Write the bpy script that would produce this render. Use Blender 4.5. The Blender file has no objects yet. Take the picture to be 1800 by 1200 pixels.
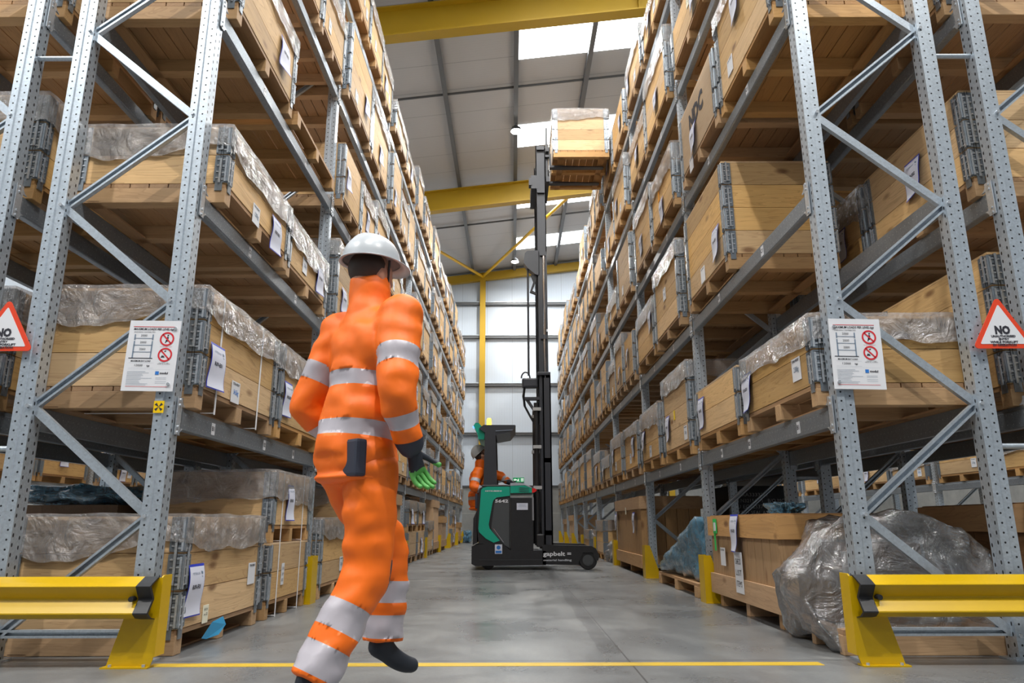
import bpy, bmesh, math, random
from mathutils import Vector, Matrix, noise, Euler
R = random.Random(11)
SC = bpy.context.scene
COL = SC.collection
PI = math.pi

# ------------------------------------------------------------------ render look
SC.view_settings.view_transform = 'Standard'
SC.view_settings.look = 'None'
SC.view_settings.gamma = 1
SC.view_settings.use_curve_mapping = False
SC.view_settings.exposure = -0.5

# ------------------------------------------------------------------ mesh builder
class MB:
    def __init__(s): s.v = []; s.f = []; s.m = []; s.sm = []
    def add(s, vs, fs, m=0, smooth=False):
        o = len(s.v); s.v += [tuple(p) for p in vs]
        for f in fs:
            s.f.append([i + o for i in f]); s.m.append(m); s.sm.append(smooth)
        return s
    def box(s, a, b, m=0, mx=None):
        x0, y0, z0 = a; x1, y1, z1 = b
        vs = [(x0,y0,z0),(x1,y0,z0),(x1,y1,z0),(x0,y1,z0),(x0,y0,z1),(x1,y0,z1),(x1,y1,z1),(x0,y1,z1)]
        if mx: vs = [mx @ Vector(p) for p in vs]
        return s.add(vs, [(0,3,2,1),(4,5,6,7),(0,1,5,4),(1,2,6,5),(2,3,7,6),(3,0,4,7)], m)
    def bevbox(s, a, b, r, m=0, mx=None):
        bm = bmesh.new(); bmesh.ops.create_cube(bm, size=1)
        for v in bm.verts: v.co = Vector([(a[i]+b[i])/2 + v.co[i]*(b[i]-a[i]) for i in range(3)])
        bmesh.ops.bevel(bm, geom=bm.edges[:], offset=r, segments=2, affect='EDGES', profile=.6)
        return s.bm(bm, m, mx)
    def bm(s, bm, m=0, mx=None, smooth=False):
        bm.verts.index_update()
        vs = [(mx @ v.co) if mx else v.co.copy() for v in bm.verts]
        s.add(vs, [[v.index for v in f.verts] for f in bm.faces], m, smooth); bm.free(); return s
    def prism(s, pts, axis, a, b, m=0, mx=None, smooth=False):
        # closed polygon in the two other axes, extruded along axis from a to b
        def P(u, v, t):
            return {'x': (t,u,v), 'y': (u,t,v), 'z': (u,v,t)}[axis]
        n = len(pts)
        vs = [P(u,v,a) for u,v in pts] + [P(u,v,b) for u,v in pts]
        if mx: vs = [mx @ Vector(p) for p in vs]
        fs = [tuple(range(n)), tuple(reversed(range(n, 2*n)))] + [(i, i+n, (i+1)%n+n, (i+1)%n) for i in range(n)]
        s.add(vs, fs[:2], m); s.add(vs, fs[2:], m, smooth); return s
    def tube(s, pts, r, n=8, m=0, caps=True):
        pts = [Vector(p) for p in pts]; rings = []
        up = Vector((0,0,1))
        for i, p in enumerate(pts):
            d = (pts[min(i+1,len(pts)-1)] - pts[max(i-1,0)]).normalized()
            a = d.cross(up)
            if a.length < .01: a = d.cross(Vector((0,1,0)))
            a.normalize(); b = d.cross(a).normalized()
            rr = r[i] if isinstance(r, (list,tuple)) else r
            rings.append([p + a*math.cos(t*2*PI/n)*rr + b*math.sin(t*2*PI/n)*rr for t in range(n)])
        vs = [q for g in rings for q in g]; fs = []
        for i in range(len(pts)-1):
            for k in range(n):
                fs.append((i*n+k, i*n+(k+1)%n, (i+1)*n+(k+1)%n, (i+1)*n+k))
        s.add(vs, fs, m, True)
        if caps: s.add(vs, [tuple(reversed(range(n))), tuple(range((len(pts)-1)*n, len(pts)*n))], m)
        return s
    def mesh(s, name, mats):
        me = bpy.data.meshes.new(name); me.from_pydata(s.v, [], s.f)
        for m in mats: me.materials.append(m)
        me.polygons.foreach_set('material_index', s.m); me.polygons.foreach_set('use_smooth', s.sm)
        me.update()
        bm = bmesh.new(); bm.from_mesh(me); bmesh.ops.recalc_face_normals(bm, faces=bm.faces); bm.to_mesh(me); bm.free()
        return me
    def build(s, name, mats, parent=None, **k):
        return link(name, s.mesh(name, mats if isinstance(mats, list) else [mats]), parent, **k)

def link(name, data, parent=None, loc=(0,0,0), rot=(0,0,0), scale=None, label=None, cat=None, group=None, kind=None):
    o = bpy.data.objects.new(name, data); COL.objects.link(o)
    if parent: o.parent = parent
    o.location = loc; o.rotation_euler = rot
    if scale: o.scale = scale
    tag(o, label, cat, group, kind); return o
def tag(o, label=None, cat=None, group=None, kind=None):
    if label: o['label'] = label
    if cat: o['category'] = cat
    if group: o['group'] = group
    if kind: o['kind'] = kind
    return o
def thing(name, label, cat, loc=(0,0,0), rotz=0, group=None, rot=None):
    return link(name, None, None, loc, rot or (0,0,rotz), None, label, cat, group)

def textmesh(body, size, mi=0, align='CENTER', bold=0.0, shear=0, width=None):
    """letters as a flat mesh in the local XY plane"""
    cu = bpy.data.curves.new('t', 'FONT'); cu.body = body; cu.size = size; cu.align_x = align
    cu.offset = bold; cu.shear = shear; cu.resolution_u = 2; cu.space_line = .9
    o = bpy.data.objects.new('t', cu)
    me = bpy.data.meshes.new_from_object(o)
    vs = [v.co.copy() for v in me.vertices]; fs = [tuple(p.vertices) for p in me.polygons]
    bpy.data.objects.remove(o); bpy.data.curves.remove(cu); bpy.data.meshes.remove(me)
    if width and vs:
        w = max(v.x for v in vs) - min(v.x for v in vs)
        for v in vs: v.x *= width / w
    return vs, fs

# ------------------------------------------------------------------ materials
def nt(name):
    m = bpy.data.materials.new(name); m.use_nodes = True
    t = m.node_tree; b = t.nodes['Principled BSDF']
    return m, t, b
def N(t, typ, **k):
    n = t.nodes.new(typ)
    for a, v in k.items():
        if a.startswith('i_'):
            key = a[2:]; key = int(key) if key.isdigit() else key.replace('_', ' ')
            n.inputs[key].default_value = v
        else: setattr(n, a, v)
    return n
def L(t, a, b): t.links.new(a, b)
def MA(t, op, a, b=None, c=None, clamp=False):
    n = t.nodes.new('ShaderNodeMath'); n.operation = op; n.use_clamp = clamp
    for i, q in enumerate((a, b, c)):
        if q is None: continue
        if isinstance(q, (int, float)): n.inputs[i].default_value = q
        else: L(t, q, n.inputs[i])
    return n.outputs[0]
def MIX(t, f, a, b, mode='MIX'):
    n = t.nodes.new('ShaderNodeMix'); n.data_type = 'RGBA'; n.blend_type = mode
    for i, q in ((0, f), (6, a), (7, b)):
        if isinstance(q, (int, float)): n.inputs[i].default_value = q
        elif isinstance(q, tuple): n.inputs[i].default_value = (*q[:3], 1)
        else: L(t, q, n.inputs[i])
    return n.outputs[2]
def RAMP(t, f, stops):
    n = t.nodes.new('ShaderNodeValToRGB'); L(t, f, n.inputs[0]); e = n.color_ramp.elements
    while len(e) < len(stops): e.new(.5)
    for x, (p, c) in zip(e, stops): x.position = p; x.color = (*c, 1) if len(c) == 3 else c
    return n.outputs[0]
def plain(name, col, rough=.5, metal=0, emit=None, var=0.0, scale=8):
    m, t, b = nt(name); b.inputs['Roughness'].default_value = rough; b.inputs['Metallic'].default_value = metal
    b.inputs['Base Color'].default_value = (*col, 1)
    if var:
        tc = N(t, 'ShaderNodeTexCoord'); nz = N(t, 'ShaderNodeTexNoise', i_Scale=scale, i_Detail=5.0); L(t, tc.outputs['Object'], nz.inputs['Vector'])
        c = MIX(t, nz.outputs['Fac'], tuple(x*(1-var) for x in col), tuple(min(1, x*(1+var)) for x in col)); L(t, c, b.inputs['Base Color'])
    if emit: b.inputs['Emission Color'].default_value = (*emit[0], 1); b.inputs['Emission Strength'].default_value = emit[1]
    return m

def wood(name, axis, c1=(.72,.46,.20), c2=(.40,.21,.075), knots=True, dirt=.25):
    m, t, b = nt(name)
    tc = N(t, 'ShaderNodeTexCoord'); oi = N(t, 'ShaderNodeObjectInfo')
    off = N(t, 'ShaderNodeCombineXYZ')
    r1 = MA(t, 'MULTIPLY', oi.outputs['Random'], 37.0); r2 = MA(t, 'MULTIPLY', oi.outputs['Random'], 91.0)
    for i, q in enumerate((r1, r2, r1)): L(t, q, off.inputs[i])
    va = N(t, 'ShaderNodeVectorMath', operation='ADD'); L(t, tc.outputs['Object'], va.inputs[0]); L(t, off.outputs[0], va.inputs[1])
    def mapped(along, across):
        mp = N(t, 'ShaderNodeMapping'); s = [across]*3; s['xyz'.index(axis)] = along
        mp.inputs['Scale'].default_value = s; L(t, va.outputs[0], mp.inputs['Vector']); return mp.outputs[0]
    n1 = N(t, 'ShaderNodeTexNoise', i_Scale=1.0, i_Detail=4.0, i_Roughness=.6, i_Distortion=.6); L(t, mapped(.7, 9), n1.inputs['Vector'])
    n2 = N(t, 'ShaderNodeTexNoise', i_Scale=1.0, i_Detail=3.0); L(t, mapped(3, 90), n2.inputs['Vector'])
    n3 = N(t, 'ShaderNodeTexNoise', i_Scale=1.0, i_Detail=2.0); L(t, mapped(1.0, 2.0), n3.inputs['Vector'])
    wv = MA(t, 'FRACT', MA(t, 'MULTIPLY', n1.outputs['Fac'], 9.0))
    g = RAMP(t, wv, [(0, (0,0,0)), (.75, (.25,.25,.25)), (1, (1,1,1))])
    col = MIX(t, MA(t, 'MULTIPLY', g, .68), c1, c2)
    col = MIX(t, MA(t, 'MULTIPLY', n2.outputs['Fac'], .5), col, tuple(x*.62 for x in c1))
    hs = N(t, 'ShaderNodeHueSaturation'); L(t, col, hs.inputs['Color'])
    rr = MA(t, 'FRACT', MA(t, 'MULTIPLY', oi.outputs['Random'], 7.3))
    L(t, MA(t, 'ADD', MA(t, 'MULTIPLY', rr, .42), .74), hs.inputs['Value'])
    L(t, MA(t, 'ADD', MA(t, 'MULTIPLY', oi.outputs['Random'], .25), .85), hs.inputs['Saturation'])
    col = hs.outputs[0]
    dm = N(t, 'ShaderNodeMapRange', i_From_Min=.45, i_From_Max=.8, i_To_Max=dirt); L(t, n3.outputs['Fac'], dm.inputs['Value'])
    col = MIX(t, dm.outputs[0], col, (.22,.14,.08))
    if knots:
        vo = N(t, 'ShaderNodeTexVoronoi', i_Scale=1.0); L(t, mapped(2.4, 6), vo.inputs['Vector'])
        k = N(t, 'ShaderNodeMapRange', i_From_Min=.08, i_From_Max=.20, i_To_Min=.85, i_To_Max=0.0); L(t, vo.outputs['Distance'], k.inputs['Value'])
        sel = MA(t, 'GREATER_THAN', N_sep(t, vo.outputs['Color']), .35)
        col = MIX(t, MA(t, 'MULTIPLY', k.outputs[0], sel), col, (.16,.07,.025))
    L(t, col, b.inputs['Base Color']); b.inputs['Roughness'].default_value = .62
    bp = N(t, 'ShaderNodeBump', i_Strength=.25, i_Distance=.002); L(t, wv, bp.inputs['Height']); L(t, bp.outputs[0], b.inputs['Normal'])
    return m
def N_sep(t, c):
    s = t.nodes.new('ShaderNodeSeparateColor'); L(t, c, s.inputs[0]); return s.outputs[0]

def galv(name, base=(.58,.65,.72), holes=None, dark=1.0, rough=.38):
    """spangled zinc; holes='post' punches the two staggered rows, 'beam' the rows of small dimples"""
    m, t, b = nt(name)
    tc = N(t, 'ShaderNodeTexCoord'); O = tc.outputs['Object']
    vo = N(t, 'ShaderNodeTexVoronoi', i_Scale=90.0); L(t, O, vo.inputs['Vector'])
    nz = N(t, 'ShaderNodeTexNoise', i_Scale=3.0, i_Detail=5.0); L(t, O, nz.inputs['Vector'])
    base = tuple(x*dark for x in base)
    c = MIX(t, N_sep(t, vo.outputs['Color']), tuple(x*.9 for x in base), tuple(min(1, x*1.1) for x in base))
    c = MIX(t, MA(t, 'MULTIPLY', nz.outputs['Fac'], .45), c, tuple(x*.55 for x in base))
    met = .65
    b.inputs['Roughness'].default_value = rough
    if holes:
        sx = t.nodes.new('ShaderNodeSeparateXYZ'); L(t, O, sx.inputs[0])
        gn = N(t, 'ShaderNodeNewGeometry'); sn = t.nodes.new('ShaderNodeSeparateXYZ'); L(t, gn.outputs['True Normal'], sn.inputs[0])
        x, y, z = sx.outputs
        def dots(u, cu, pitch, off, ru, rz):
            zz = MA(t, 'SUBTRACT', MA(t, 'FRACT', MA(t, 'ADD', MA(t, 'DIVIDE', z if holes == 'post' else y, pitch), off)), .5)
            a = MA(t, 'DIVIDE', MA(t, 'SUBTRACT', u, cu), ru); bb = MA(t, 'DIVIDE', MA(t, 'MULTIPLY', zz, pitch), rz)
            return MA(t, 'LESS_THAN', MA(t, 'ADD', MA(t, 'MULTIPLY', a, a), MA(t, 'MULTIPLY', bb, bb)), 1.0)
        if holes == 'post':
            fy = MA(t, 'GREATER_THAN', MA(t, 'ABSOLUTE', sn.outputs[1]), .8)
            fx = MA(t, 'GREATER_THAN', MA(t, 'ABSOLUTE', sn.outputs[0]), .8)
            h1 = MA(t, 'MAXIMUM', dots(x, -.026, .05, 0, .0055, .0055), dots(x, .026, .05, .45, .0055, .0055))
            h2 = MA(t, 'MAXIMUM', dots(y, -.026, .05, 0, .006, .011), dots(y, .026, .05, .3, .006, .011))
            h = MA(t, 'MAXIMUM', MA(t, 'MULTIPLY', h1, fy), MA(t, 'MULTIPLY', h2, fx))
            c = MIX(t, h, c, (.008,.009,.012))
            mm = MA(t, 'MULTIPLY', MA(t, 'SUBTRACT', 1.0, h), met); L(t, mm, b.inputs['Metallic'])
        else:
            h = MA(t, 'MAXIMUM', dots(z, .078, .05, 0, .0028, .0028), dots(z, .022, .05, 0, .0028, .0028))
            c = MIX(t, MA(t, 'MULTIPLY', h, .7), c, (.8,.82,.85)); b.inputs['Metallic'].default_value = met
    else: b.inputs['Metallic'].default_value = met
    L(t, c, b.inputs['Base Color'])
    bp = N(t, 'ShaderNodeBump', i_Strength=.12, i_Distance=.003); L(t, nz.outputs['Fac'], bp.inputs['Height']); L(t, bp.outputs[0], b.inputs['Normal'])
    return m

def film(name, tint=(.97,.94,.93), haze=.17, gloss=.35, sc=7.0):
    m = bpy.data.materials.new(name); m.use_nodes = True; t = m.node_tree
    for n in list(t.nodes): t.nodes.remove(n)
    out = N(t, 'ShaderNodeOutputMaterial'); tc = N(t, 'ShaderNodeTexCoord')
    nz = N(t, 'ShaderNodeTexNoise', i_Scale=sc, i_Detail=6.0, i_Roughness=.62, i_Distortion=1.2); L(t, tc.outputs['Object'], nz.inputs['Vector'])
    bp = N(t, 'ShaderNodeBump', i_Strength=1.0, i_Distance=.06); L(t, nz.outputs['Fac'], bp.inputs['Height'])
    tr = N(t, 'ShaderNodeBsdfTransparent'); tr.inputs[0].default_value = (*[min(1, .72+.28*x) for x in tint], 1)
    df = N(t, 'ShaderNodeBsdfDiffuse'); df.inputs[0].default_value = (*tint, 1)
    gl = N(t, 'ShaderNodeBsdfGlossy'); gl.inputs['Roughness'].default_value = .16; L(t, bp.outputs[0], gl.inputs['Normal'])
    L(t, bp.outputs[0], df.inputs['Normal'])
    crease = RAMP(t, MA(t, 'ABSOLUTE', MA(t, 'SUBTRACT', nz.outputs['Fac'], .5)), [(0, (1,1,1)), (.035, (.25,.25,.25)), (.15, (0,0,0))])
    hz = MA(t, 'ADD', MA(t, 'MULTIPLY', crease, .10), haze, clamp=True)
    a = N(t, 'ShaderNodeMixShader'); L(t, hz, a.inputs[0]); L(t, tr.outputs[0], a.inputs[1]); L(t, df.outputs[0], a.inputs[2])
    fr = N(t, 'ShaderNodeFresnel', i_IOR=1.5); L(t, bp.outputs[0], fr.inputs['Normal'])
    g = MA(t, 'ADD', MA(t, 'MULTIPLY', fr.outputs[0], gloss*3.6), .06, clamp=True)
    c = N(t, 'ShaderNodeMixShader'); L(t, g, c.inputs[0]); L(t, a.outputs[0], c.inputs[1]); L(t, gl.outputs[0], c.inputs[2])
    L(t, c.outputs[0], out.inputs[0]); return m

WX, WY, WZ = wood('pine_x', 'x'), wood('pine_y', 'y'), wood('pine_z', 'z')
PX, PY = wood('pallet_x', 'x', (.56,.33,.14), (.36,.19,.07), False, .35), wood('pallet_y', 'y', (.46,.25,.10), (.30,.15,.055), False, .45)
RX, RY, RZ = wood('rough_x','x',(.56,.33,.15),(.36,.2,.09)), wood('rough_y','y',(.56,.33,.15),(.36,.2,.09)), wood('rough_z','z',(.56,.34,.16),(.36,.2,.09))
PLY = wood('plywood', 'y', (.62,.41,.21), (.5,.31,.15), False, .12)
BRN = wood('brown_wood', 'y', (.20,.11,.055), (.12,.06,.03))
GP = galv('galvanised_post', holes='post'); GB = galv('galvanised_beam', dark=.52, holes='beam', rough=.42)
GBK = galv('galvanised_brace', dark=.95); GH = galv('galvanised_hinge', (.30,.34,.38), rough=.3); GS = galv('galvanised_shiny', (.7,.74,.78), rough=.25)
FILM = film('clear_film'); FILMG = film('grey_film', (.68,.68,.69), .12, .6, 4.0); FILMB = film('blue_film', (.12,.36,.55), .50, .5, 5.0)
PAPER = plain('paper', (.62,.64,.74), .6); WHITE = plain('white_paint', (.70,.71,.74), .4); BLUE = plain('blue_edge', (.03,.05,.45), .4)
INK = plain('ink', (.02,.02,.03), .6); INKG = plain('grey_ink', (.16,.22,.30), .6); REDI = plain('red_print', (.62,.02,.03), .45); REDO = plain('sign_red', (.72,.06,.02), .4)
CREAM = plain('cream_tag', (.78,.76,.6), .6); GREEN = plain('green_tag', (.03,.50,.10), .5); YTAG = plain('yellow_tag', (.85,.6,.02), .5); ORTAG = plain('orange_tag', (.85,.35,.02), .5)
CYAN = plain('blue_tape', (.05,.34,.62), .4); LOGO = plain('logo_blue', (.03,.18,.55), .4)
YEL = plain('yellow_paint', (.56,.35,.0), .38, var=.10, scale=6); YBM = plain('yellow_steel', (.44,.27,.008), .5, var=.08, scale=2)
BLK = plain('black_rubber', (.012,.012,.014), .5); BODY = plain('black_body', (.02,.02,.022), .35, var=.25, scale=14); MASTM = plain('mast_steel', (.035,.037,.045), .38)
CHR = plain('chrome', (.75,.76,.8), .12, 1.0); TEAL = plain('teal_paint', (.01,.36,.24), .3); REDL = plain('red_lamp', (.75,.02,.02), .3); AMB = plain('amber_lamp', (.9,.4,.02), .3, emit=((1,.5,.05), 6))
BLUEL = plain('blue_lamp', (.05,.1,.9), .3, emit=((.1,.3,1), 4)); STRAP = plain('white_strap', (.75,.75,.76), .35); DGREY = plain('dark_grey', (.06,.065,.07), .5)
STEEL = plain('dark_purlin', (.11,.115,.12), .45, .1); SKIN = plain('skin', (.50,.27,.18), .5); HAIR = plain('hair', (.04,.025,.018), .6)
HIV = plain('hi_vis_orange', (.92,.155,.0), .55, var=.12, scale=9); REF = plain('reflective_tape', (.46,.43,.47), .35); NAVY = plain('navy_cloth', (.025,.03,.05), .6)
HELM = plain('grey_helmet', (.50,.53,.56), .3); GREENG = plain('green_glove', (.10,.38,.08), .6); BLKG = plain('black_glove', (.015,.02,.03), .6)

# ------------------------------------------------------------------ the building
def floor_mat():
    m, t, b = nt('concrete_floor'); tc = N(t, 'ShaderNodeTexCoord'); O = tc.outputs['Object']
    n1 = N(t, 'ShaderNodeTexNoise', i_Scale=1.1, i_Detail=8.0, i_Roughness=.62, i_Distortion=.5); L(t, O, n1.inputs['Vector'])
    mp = N(t, 'ShaderNodeMapping'); mp.inputs['Scale'].default_value = (2.2, .6, 1); L(t, O, mp.inputs['Vector'])
    n2 = N(t, 'ShaderNodeTexNoise', i_Scale=1.6, i_Detail=6.0, i_Roughness=.7); L(t, mp.outputs[0], n2.inputs['Vector'])
    n3 = N(t, 'ShaderNodeTexNoise', i_Scale=60.0, i_Detail=2.0); L(t, O, n3.inputs['Vector'])
    c = RAMP(t, n1.outputs['Fac'], [(.28, (.095,.10,.103)), (.5, (.15,.155,.157)), (.72, (.225,.228,.218))])
    c = MIX(t, RAMP(t, n2.outputs['Fac'], [(.4,(0,0,0)),(.7,(.7,.7,.7))]), c, (.085,.09,.097))
    c = MIX(t, MA(t, 'MULTIPLY', n3.outputs['Fac'], .14), c, (.5,.5,.5))
    s = t.nodes.new('ShaderNodeSeparateXYZ'); L(t, O, s.inputs[0]); x, y, z = s.outputs
    wob = MA(t, 'MULTIPLY', MA(t, 'SUBTRACT', n2.outputs['Fac'], .5), .12)
    strip = MA(t, 'LESS_THAN', MA(t, 'ABSOLUTE', MA(t, 'SUBTRACT', MA(t, 'ADD', x, wob), .53)), .05)
    strip = MA(t, 'MULTIPLY', strip, MA(t, 'GREATER_THAN', y, 4.15))
    c = MIX(t, MA(t, 'MULTIPLY', strip, .55), c, (.075,.078,.082))
    j1 = MA(t, 'LESS_THAN', MA(t, 'ABSOLUTE', MA(t, 'SUBTRACT', x, .59)), .0045)
    j2 = MA(t, 'LESS_THAN', MA(t, 'ABSOLUTE', MA(t, 'SUBTRACT', y, 3.945)), .006)
    c = MIX(t, MA(t, 'MULTIPLY', MA(t, 'MAXIMUM', j1, MA(t, 'MULTIPLY', j2, MA(t, 'LESS_THAN', MA(t, 'ABSOLUTE', x), 1.9))), .8), c, (.06,.06,.062))
    c = MIX(t, MA(t, 'MULTIPLY', MA(t, 'MULTIPLY', j2, MA(t, 'GREATER_THAN', MA(t, 'ABSOLUTE', x), 1.9)), .7), c, (.62,.62,.6))
    # scuffed dirt lane along the rack feet
    ln = MA(t, 'MULTIPLY', MA(t, 'GREATER_THAN', MA(t, 'ADD', MA(t, 'ABSOLUTE', x), wob), 1.73), MA(t, 'GREATER_THAN', y, 3.95))
    c = MIX(t, MA(t, 'MULTIPLY', ln, .45), c, (.085,.085,.085))
    L(t, c, b.inputs['Base Color'])
    rg = N(t, 'ShaderNodeMapRange', i_From_Min=.3, i_From_Max=.7, i_To_Min=.22, i_To_Max=.42); L(t, n1.outputs['Fac'], rg.inputs['Value']); L(t, rg.outputs[0], b.inputs['Roughness'])
    bp = N(t, 'ShaderNodeBump', i_Strength=.06, i_Distance=.01); L(t, n3.outputs['Fac'], bp.inputs['Height']); L(t, bp.outputs[0], b.inputs['Normal'])
    return m
def ribbed(name, axis, col, pitch, joint, dark=.6):
    m, t, b = nt(name); tc = N(t, 'ShaderNodeTexCoord'); s = t.nodes.new('ShaderNodeSeparateXYZ'); L(t, tc.outputs['Object'], s.inputs[0])
    u = s.outputs['xyz'.index(axis)]
    rib = MA(t, 'LESS_THAN', MA(t, 'FRACT', MA(t, 'DIVIDE', u, pitch)), .16)
    jn = MA(t, 'LESS_THAN', MA(t, 'FRACT', MA(t, 'DIVIDE', u, joint)), .014)
    c = MIX(t, MA(t, 'MULTIPLY', rib, .14), col, tuple(x*.7 for x in col)); c = MIX(t, MA(t, 'MULTIPLY', jn, dark), c, (.08,.08,.085))
    L(t, c, b.inputs['Base Color']); b.inputs['Roughness'].default_value = .4
    bp = N(t, 'ShaderNodeBump', i_Strength=.35, i_Distance=.01); L(t, rib, bp.inputs['Height']); L(t, bp.outputs[0], b.inputs['Normal'])
    return m
def blockwork():
    m, t, b = nt('concrete_wall'); tc = N(t, 'ShaderNodeTexCoord'); s = t.nodes.new('ShaderNodeSeparateXYZ'); L(t, tc.outputs['Object'], s.inputs[0])
    nz = N(t, 'ShaderNodeTexNoise', i_Scale=1.8, i_Detail=7.0, i_Roughness=.65); L(t, tc.outputs['Object'], nz.inputs['Vector'])
    c = RAMP(t, nz.outputs['Fac'], [(.3, (.19,.195,.19)), (.7, (.28,.28,.265))])
    jn = MA(t, 'LESS_THAN', MA(t, 'FRACT', MA(t, 'DIVIDE', s.outputs[2], 1.03)), .018)
    c = MIX(t, MA(t, 'MULTIPLY', jn, .5), c, (.5,.49,.44)); L(t, c, b.inputs['Base Color']); b.inputs['Roughness'].default_value = .8
    return m
FLOOR, ROOFM, CLAD, BLOCK = floor_mat(), ribbed('roof_liner', 'y', (.47,.465,.46), .085, 1.0), ribbed('wall_cladding', 'x', (.50,.56,.63), .1, 1.0, .35), blockwork()
CLADY = ribbed('side_cladding', 'y', (.50,.56,.63), .1, 1.0, .35)
SKY = plain('rooflight', (.9,.95,1), .5, emit=((.93,.97,1), 9.0))

W0, W1, YB, YF = -13.5, 13.5, 27.75, -9.0
SL = .12
def rz(x, base=10.6): return base + SL*x
def st(name, mb, mats): return mb.build(name, mats, kind='structure')
st('floor', MB().box((W0, YF, -.1), (W1, YB, 0)), FLOOR)
st('wall_back', MB().box((W0, YB, 2.06), (W1, YB+.15, 12.6)), CLAD)
st('wall_back_lower', MB().box((W0, YB-.08, 0), (W1, YB+.1, 2.0)).box((W0, YB-.12, 2.0), (W1, YB+.1, 2.06), 1), [BLOCK, DGREY])
for nm, x in (('wall_left', W0-.15), ('wall_right', W1)):
    st(nm, MB().box((x, YF, 2.2), (x+.15, YB, 12.6)).box((x, YF, 0), (x+.15, YB, 2.2), 1), [CLADY, BLOCK])
st('ceiling', MB().prism([(W0, rz(W0)+.2), (W1, rz(W1)+.2), (W1, rz(W1)+.3), (W0, rz(W0)+.3)], 'y', YF, YB), ROOFM)
k = 0
for i in range(-8, 9):
    x = .1 + 1.66*i; k += 1
    o = st('ceiling_purlin', MB().box((x-.04, YF, rz(x)+.012), (x+.04, YB-.01, rz(x)+.19)).box((x-.042, YF, rz(x)), (x+.065, YB, rz(x)+.0115)), STEEL)
for y in (15.05, 22.75):
    st('ceiling_tie_rod', MB().prism([(W0, rz(W0)+.1), (W1, rz(W1)+.1), (W1, rz(W1)+.15), (W0, rz(W0)+.15)], 'y', y, y+.03), STEEL)
# portal rafters: I-sections following the roof pitch
for y in (-3.8, 4.0, 11.85, 19.7):
    mb = MB()
    for a, b, w in ((0, .03, .13), (.03, .62, .008), (.62, .65, .13)):
        mb.prism([(W0, rz(W0, 9.9)+a), (W1, rz(W1, 9.9)+a), (W1, rz(W1, 9.9)+b), (W0, rz(W0, 9.9)+b)], 'y', y-w, y+w)
    for x in (2.45, -5.2): mb.box((x-.006, y-.12, rz(x, 9.9)+.02), (x+.006, y+.12, rz(x, 9.9)+.63))
    st('ceiling_rafter', mb, YBM)
st('ceiling_rafter', MB().prism([(W0, rz(W0,10.34)), (W1, rz(W1,10.34)), (W1, rz(W1,10.66)), (W0, rz(W0,10.66))], 'y', YB-.25, YB-.05), YBM)
for i, z in enumerate((4.02, 5.94, 7.87, 9.25)):
    st('trim_%d' % (i+1), MB().box((W0, YB-.17, z-.06), (W1, YB, z+.06)).box((W0, YB-.2, z+.03), (W1, YB-.1, z+.065), 1), [STEEL, GBK])
for x in (-1.17, -8.2, 6.0):
    st('wall_column', MB().box((x-.11, YB-.26, 0), (x+.11, YB-.24, rz(x,10.4))).box((x-.01, YB-.25, 0), (x+.01, YB-.06, rz(x,10.4))).box((x-.11, YB-.08, 0), (x+.11, YB-.06, rz(x,10.4))), YBM)
BR = plain('yellow_tube', (.75,.44,.01), .4)
for a, b in (((-1.17, YB-.25, 10.35), (-4.6, 19.8, 9.95)), ((-1.17, YB-.25, 10.35), (2.0, 19.8, 10.45))):
    st('ceiling_wind_brace', MB().tube([a, b], .055, 10), BR)
# rooflights: one translucent sheet in every four
for i, y in enumerate((-6.2, -2.4, 1.4, 5.2, 9.1, 13.0, 16.9, 20.9, 24.6)):
    for x0, x1 in ((.14, 5.0), (-11.5, -5.6)):
        st('ceiling_rooflight', MB().prism([(x0, rz(x0)+.185), (x1, rz(x1)+.185), (x1, rz(x1)+.198), (x0, rz(x0)+.198)], 'y', y, y+1.12), SKY)

def area(name, loc, sx, sy, power, rot=(0,0,0), col=(1,1,1), parent=None):
    l = bpy.data.lights.new(name, 'AREA'); l.shape = 'RECTANGLE'; l.size = sx; l.size_y = sy; l.energy = power; l.color = col
    return link(name, l, parent, loc, rot)
LAMPW = 420
def lamp(x, y, label):
    z = rz(x) - (.25 if y < 20 else .62)
    t = thing('high_bay_lamp', label, 'lamp', (x, y, z), 0, 'high bay lamps under the roof')
    MB().tube([(0,0,.02),(0,0,.10),(0,0,.16)], [.14,.12,.05], 20).tube([(0,0,.15),(0,0,.26)], .01, 6).build('housing', DGREY, t)
    MB().tube([(0,0,.0),(0,0,.015)], [.13,.13], 20).build('diffuser', LMPM, t)
    l = bpy.data.lights.new('lamp_light', 'AREA'); l.shape = 'DISK'; l.size = .26; l.energy = LAMPW*(1.8 if y < 0 else 1); l.color = (1,.97,.92)
    link('lamp_light', l, t, (0,0,-.02))
LMPM = plain('lamp_glass', (1,1,1), .4, emit=((1,.98,.94), 60))
aisles = {-5.5: 'aisle left of the left rack', .12: 'central aisle', 5.6: 'aisle right of the right rack'}
for x, an in aisles.items():
    for y, w in ((-.6, 'nearest the camera'), (7.9, 'second from the camera'), (16.45, 'above the lifted crate'), (24.9, 'beside the far wall')):
        lamp(x, y, 'round high bay lamp over the %s, %s' % (an, w.replace('above the lifted crate', 'third along the roof')))
for y in (-2.4, 1.4, 5.2, 9.1, 13.0, 16.9, 20.9, 24.6):
    area('daylight', (2.4, y+.5, rz(2.4)+.05), 4.6, 1.0, 170, (0, -math.atan(SL), 0), (.93,.97,1))
    area('daylight', (-8.5, y+.5, rz(-8.5)+.05), 5.6, 1.0, 170, (0, -math.atan(SL), 0), (.93,.97,1))

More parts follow.
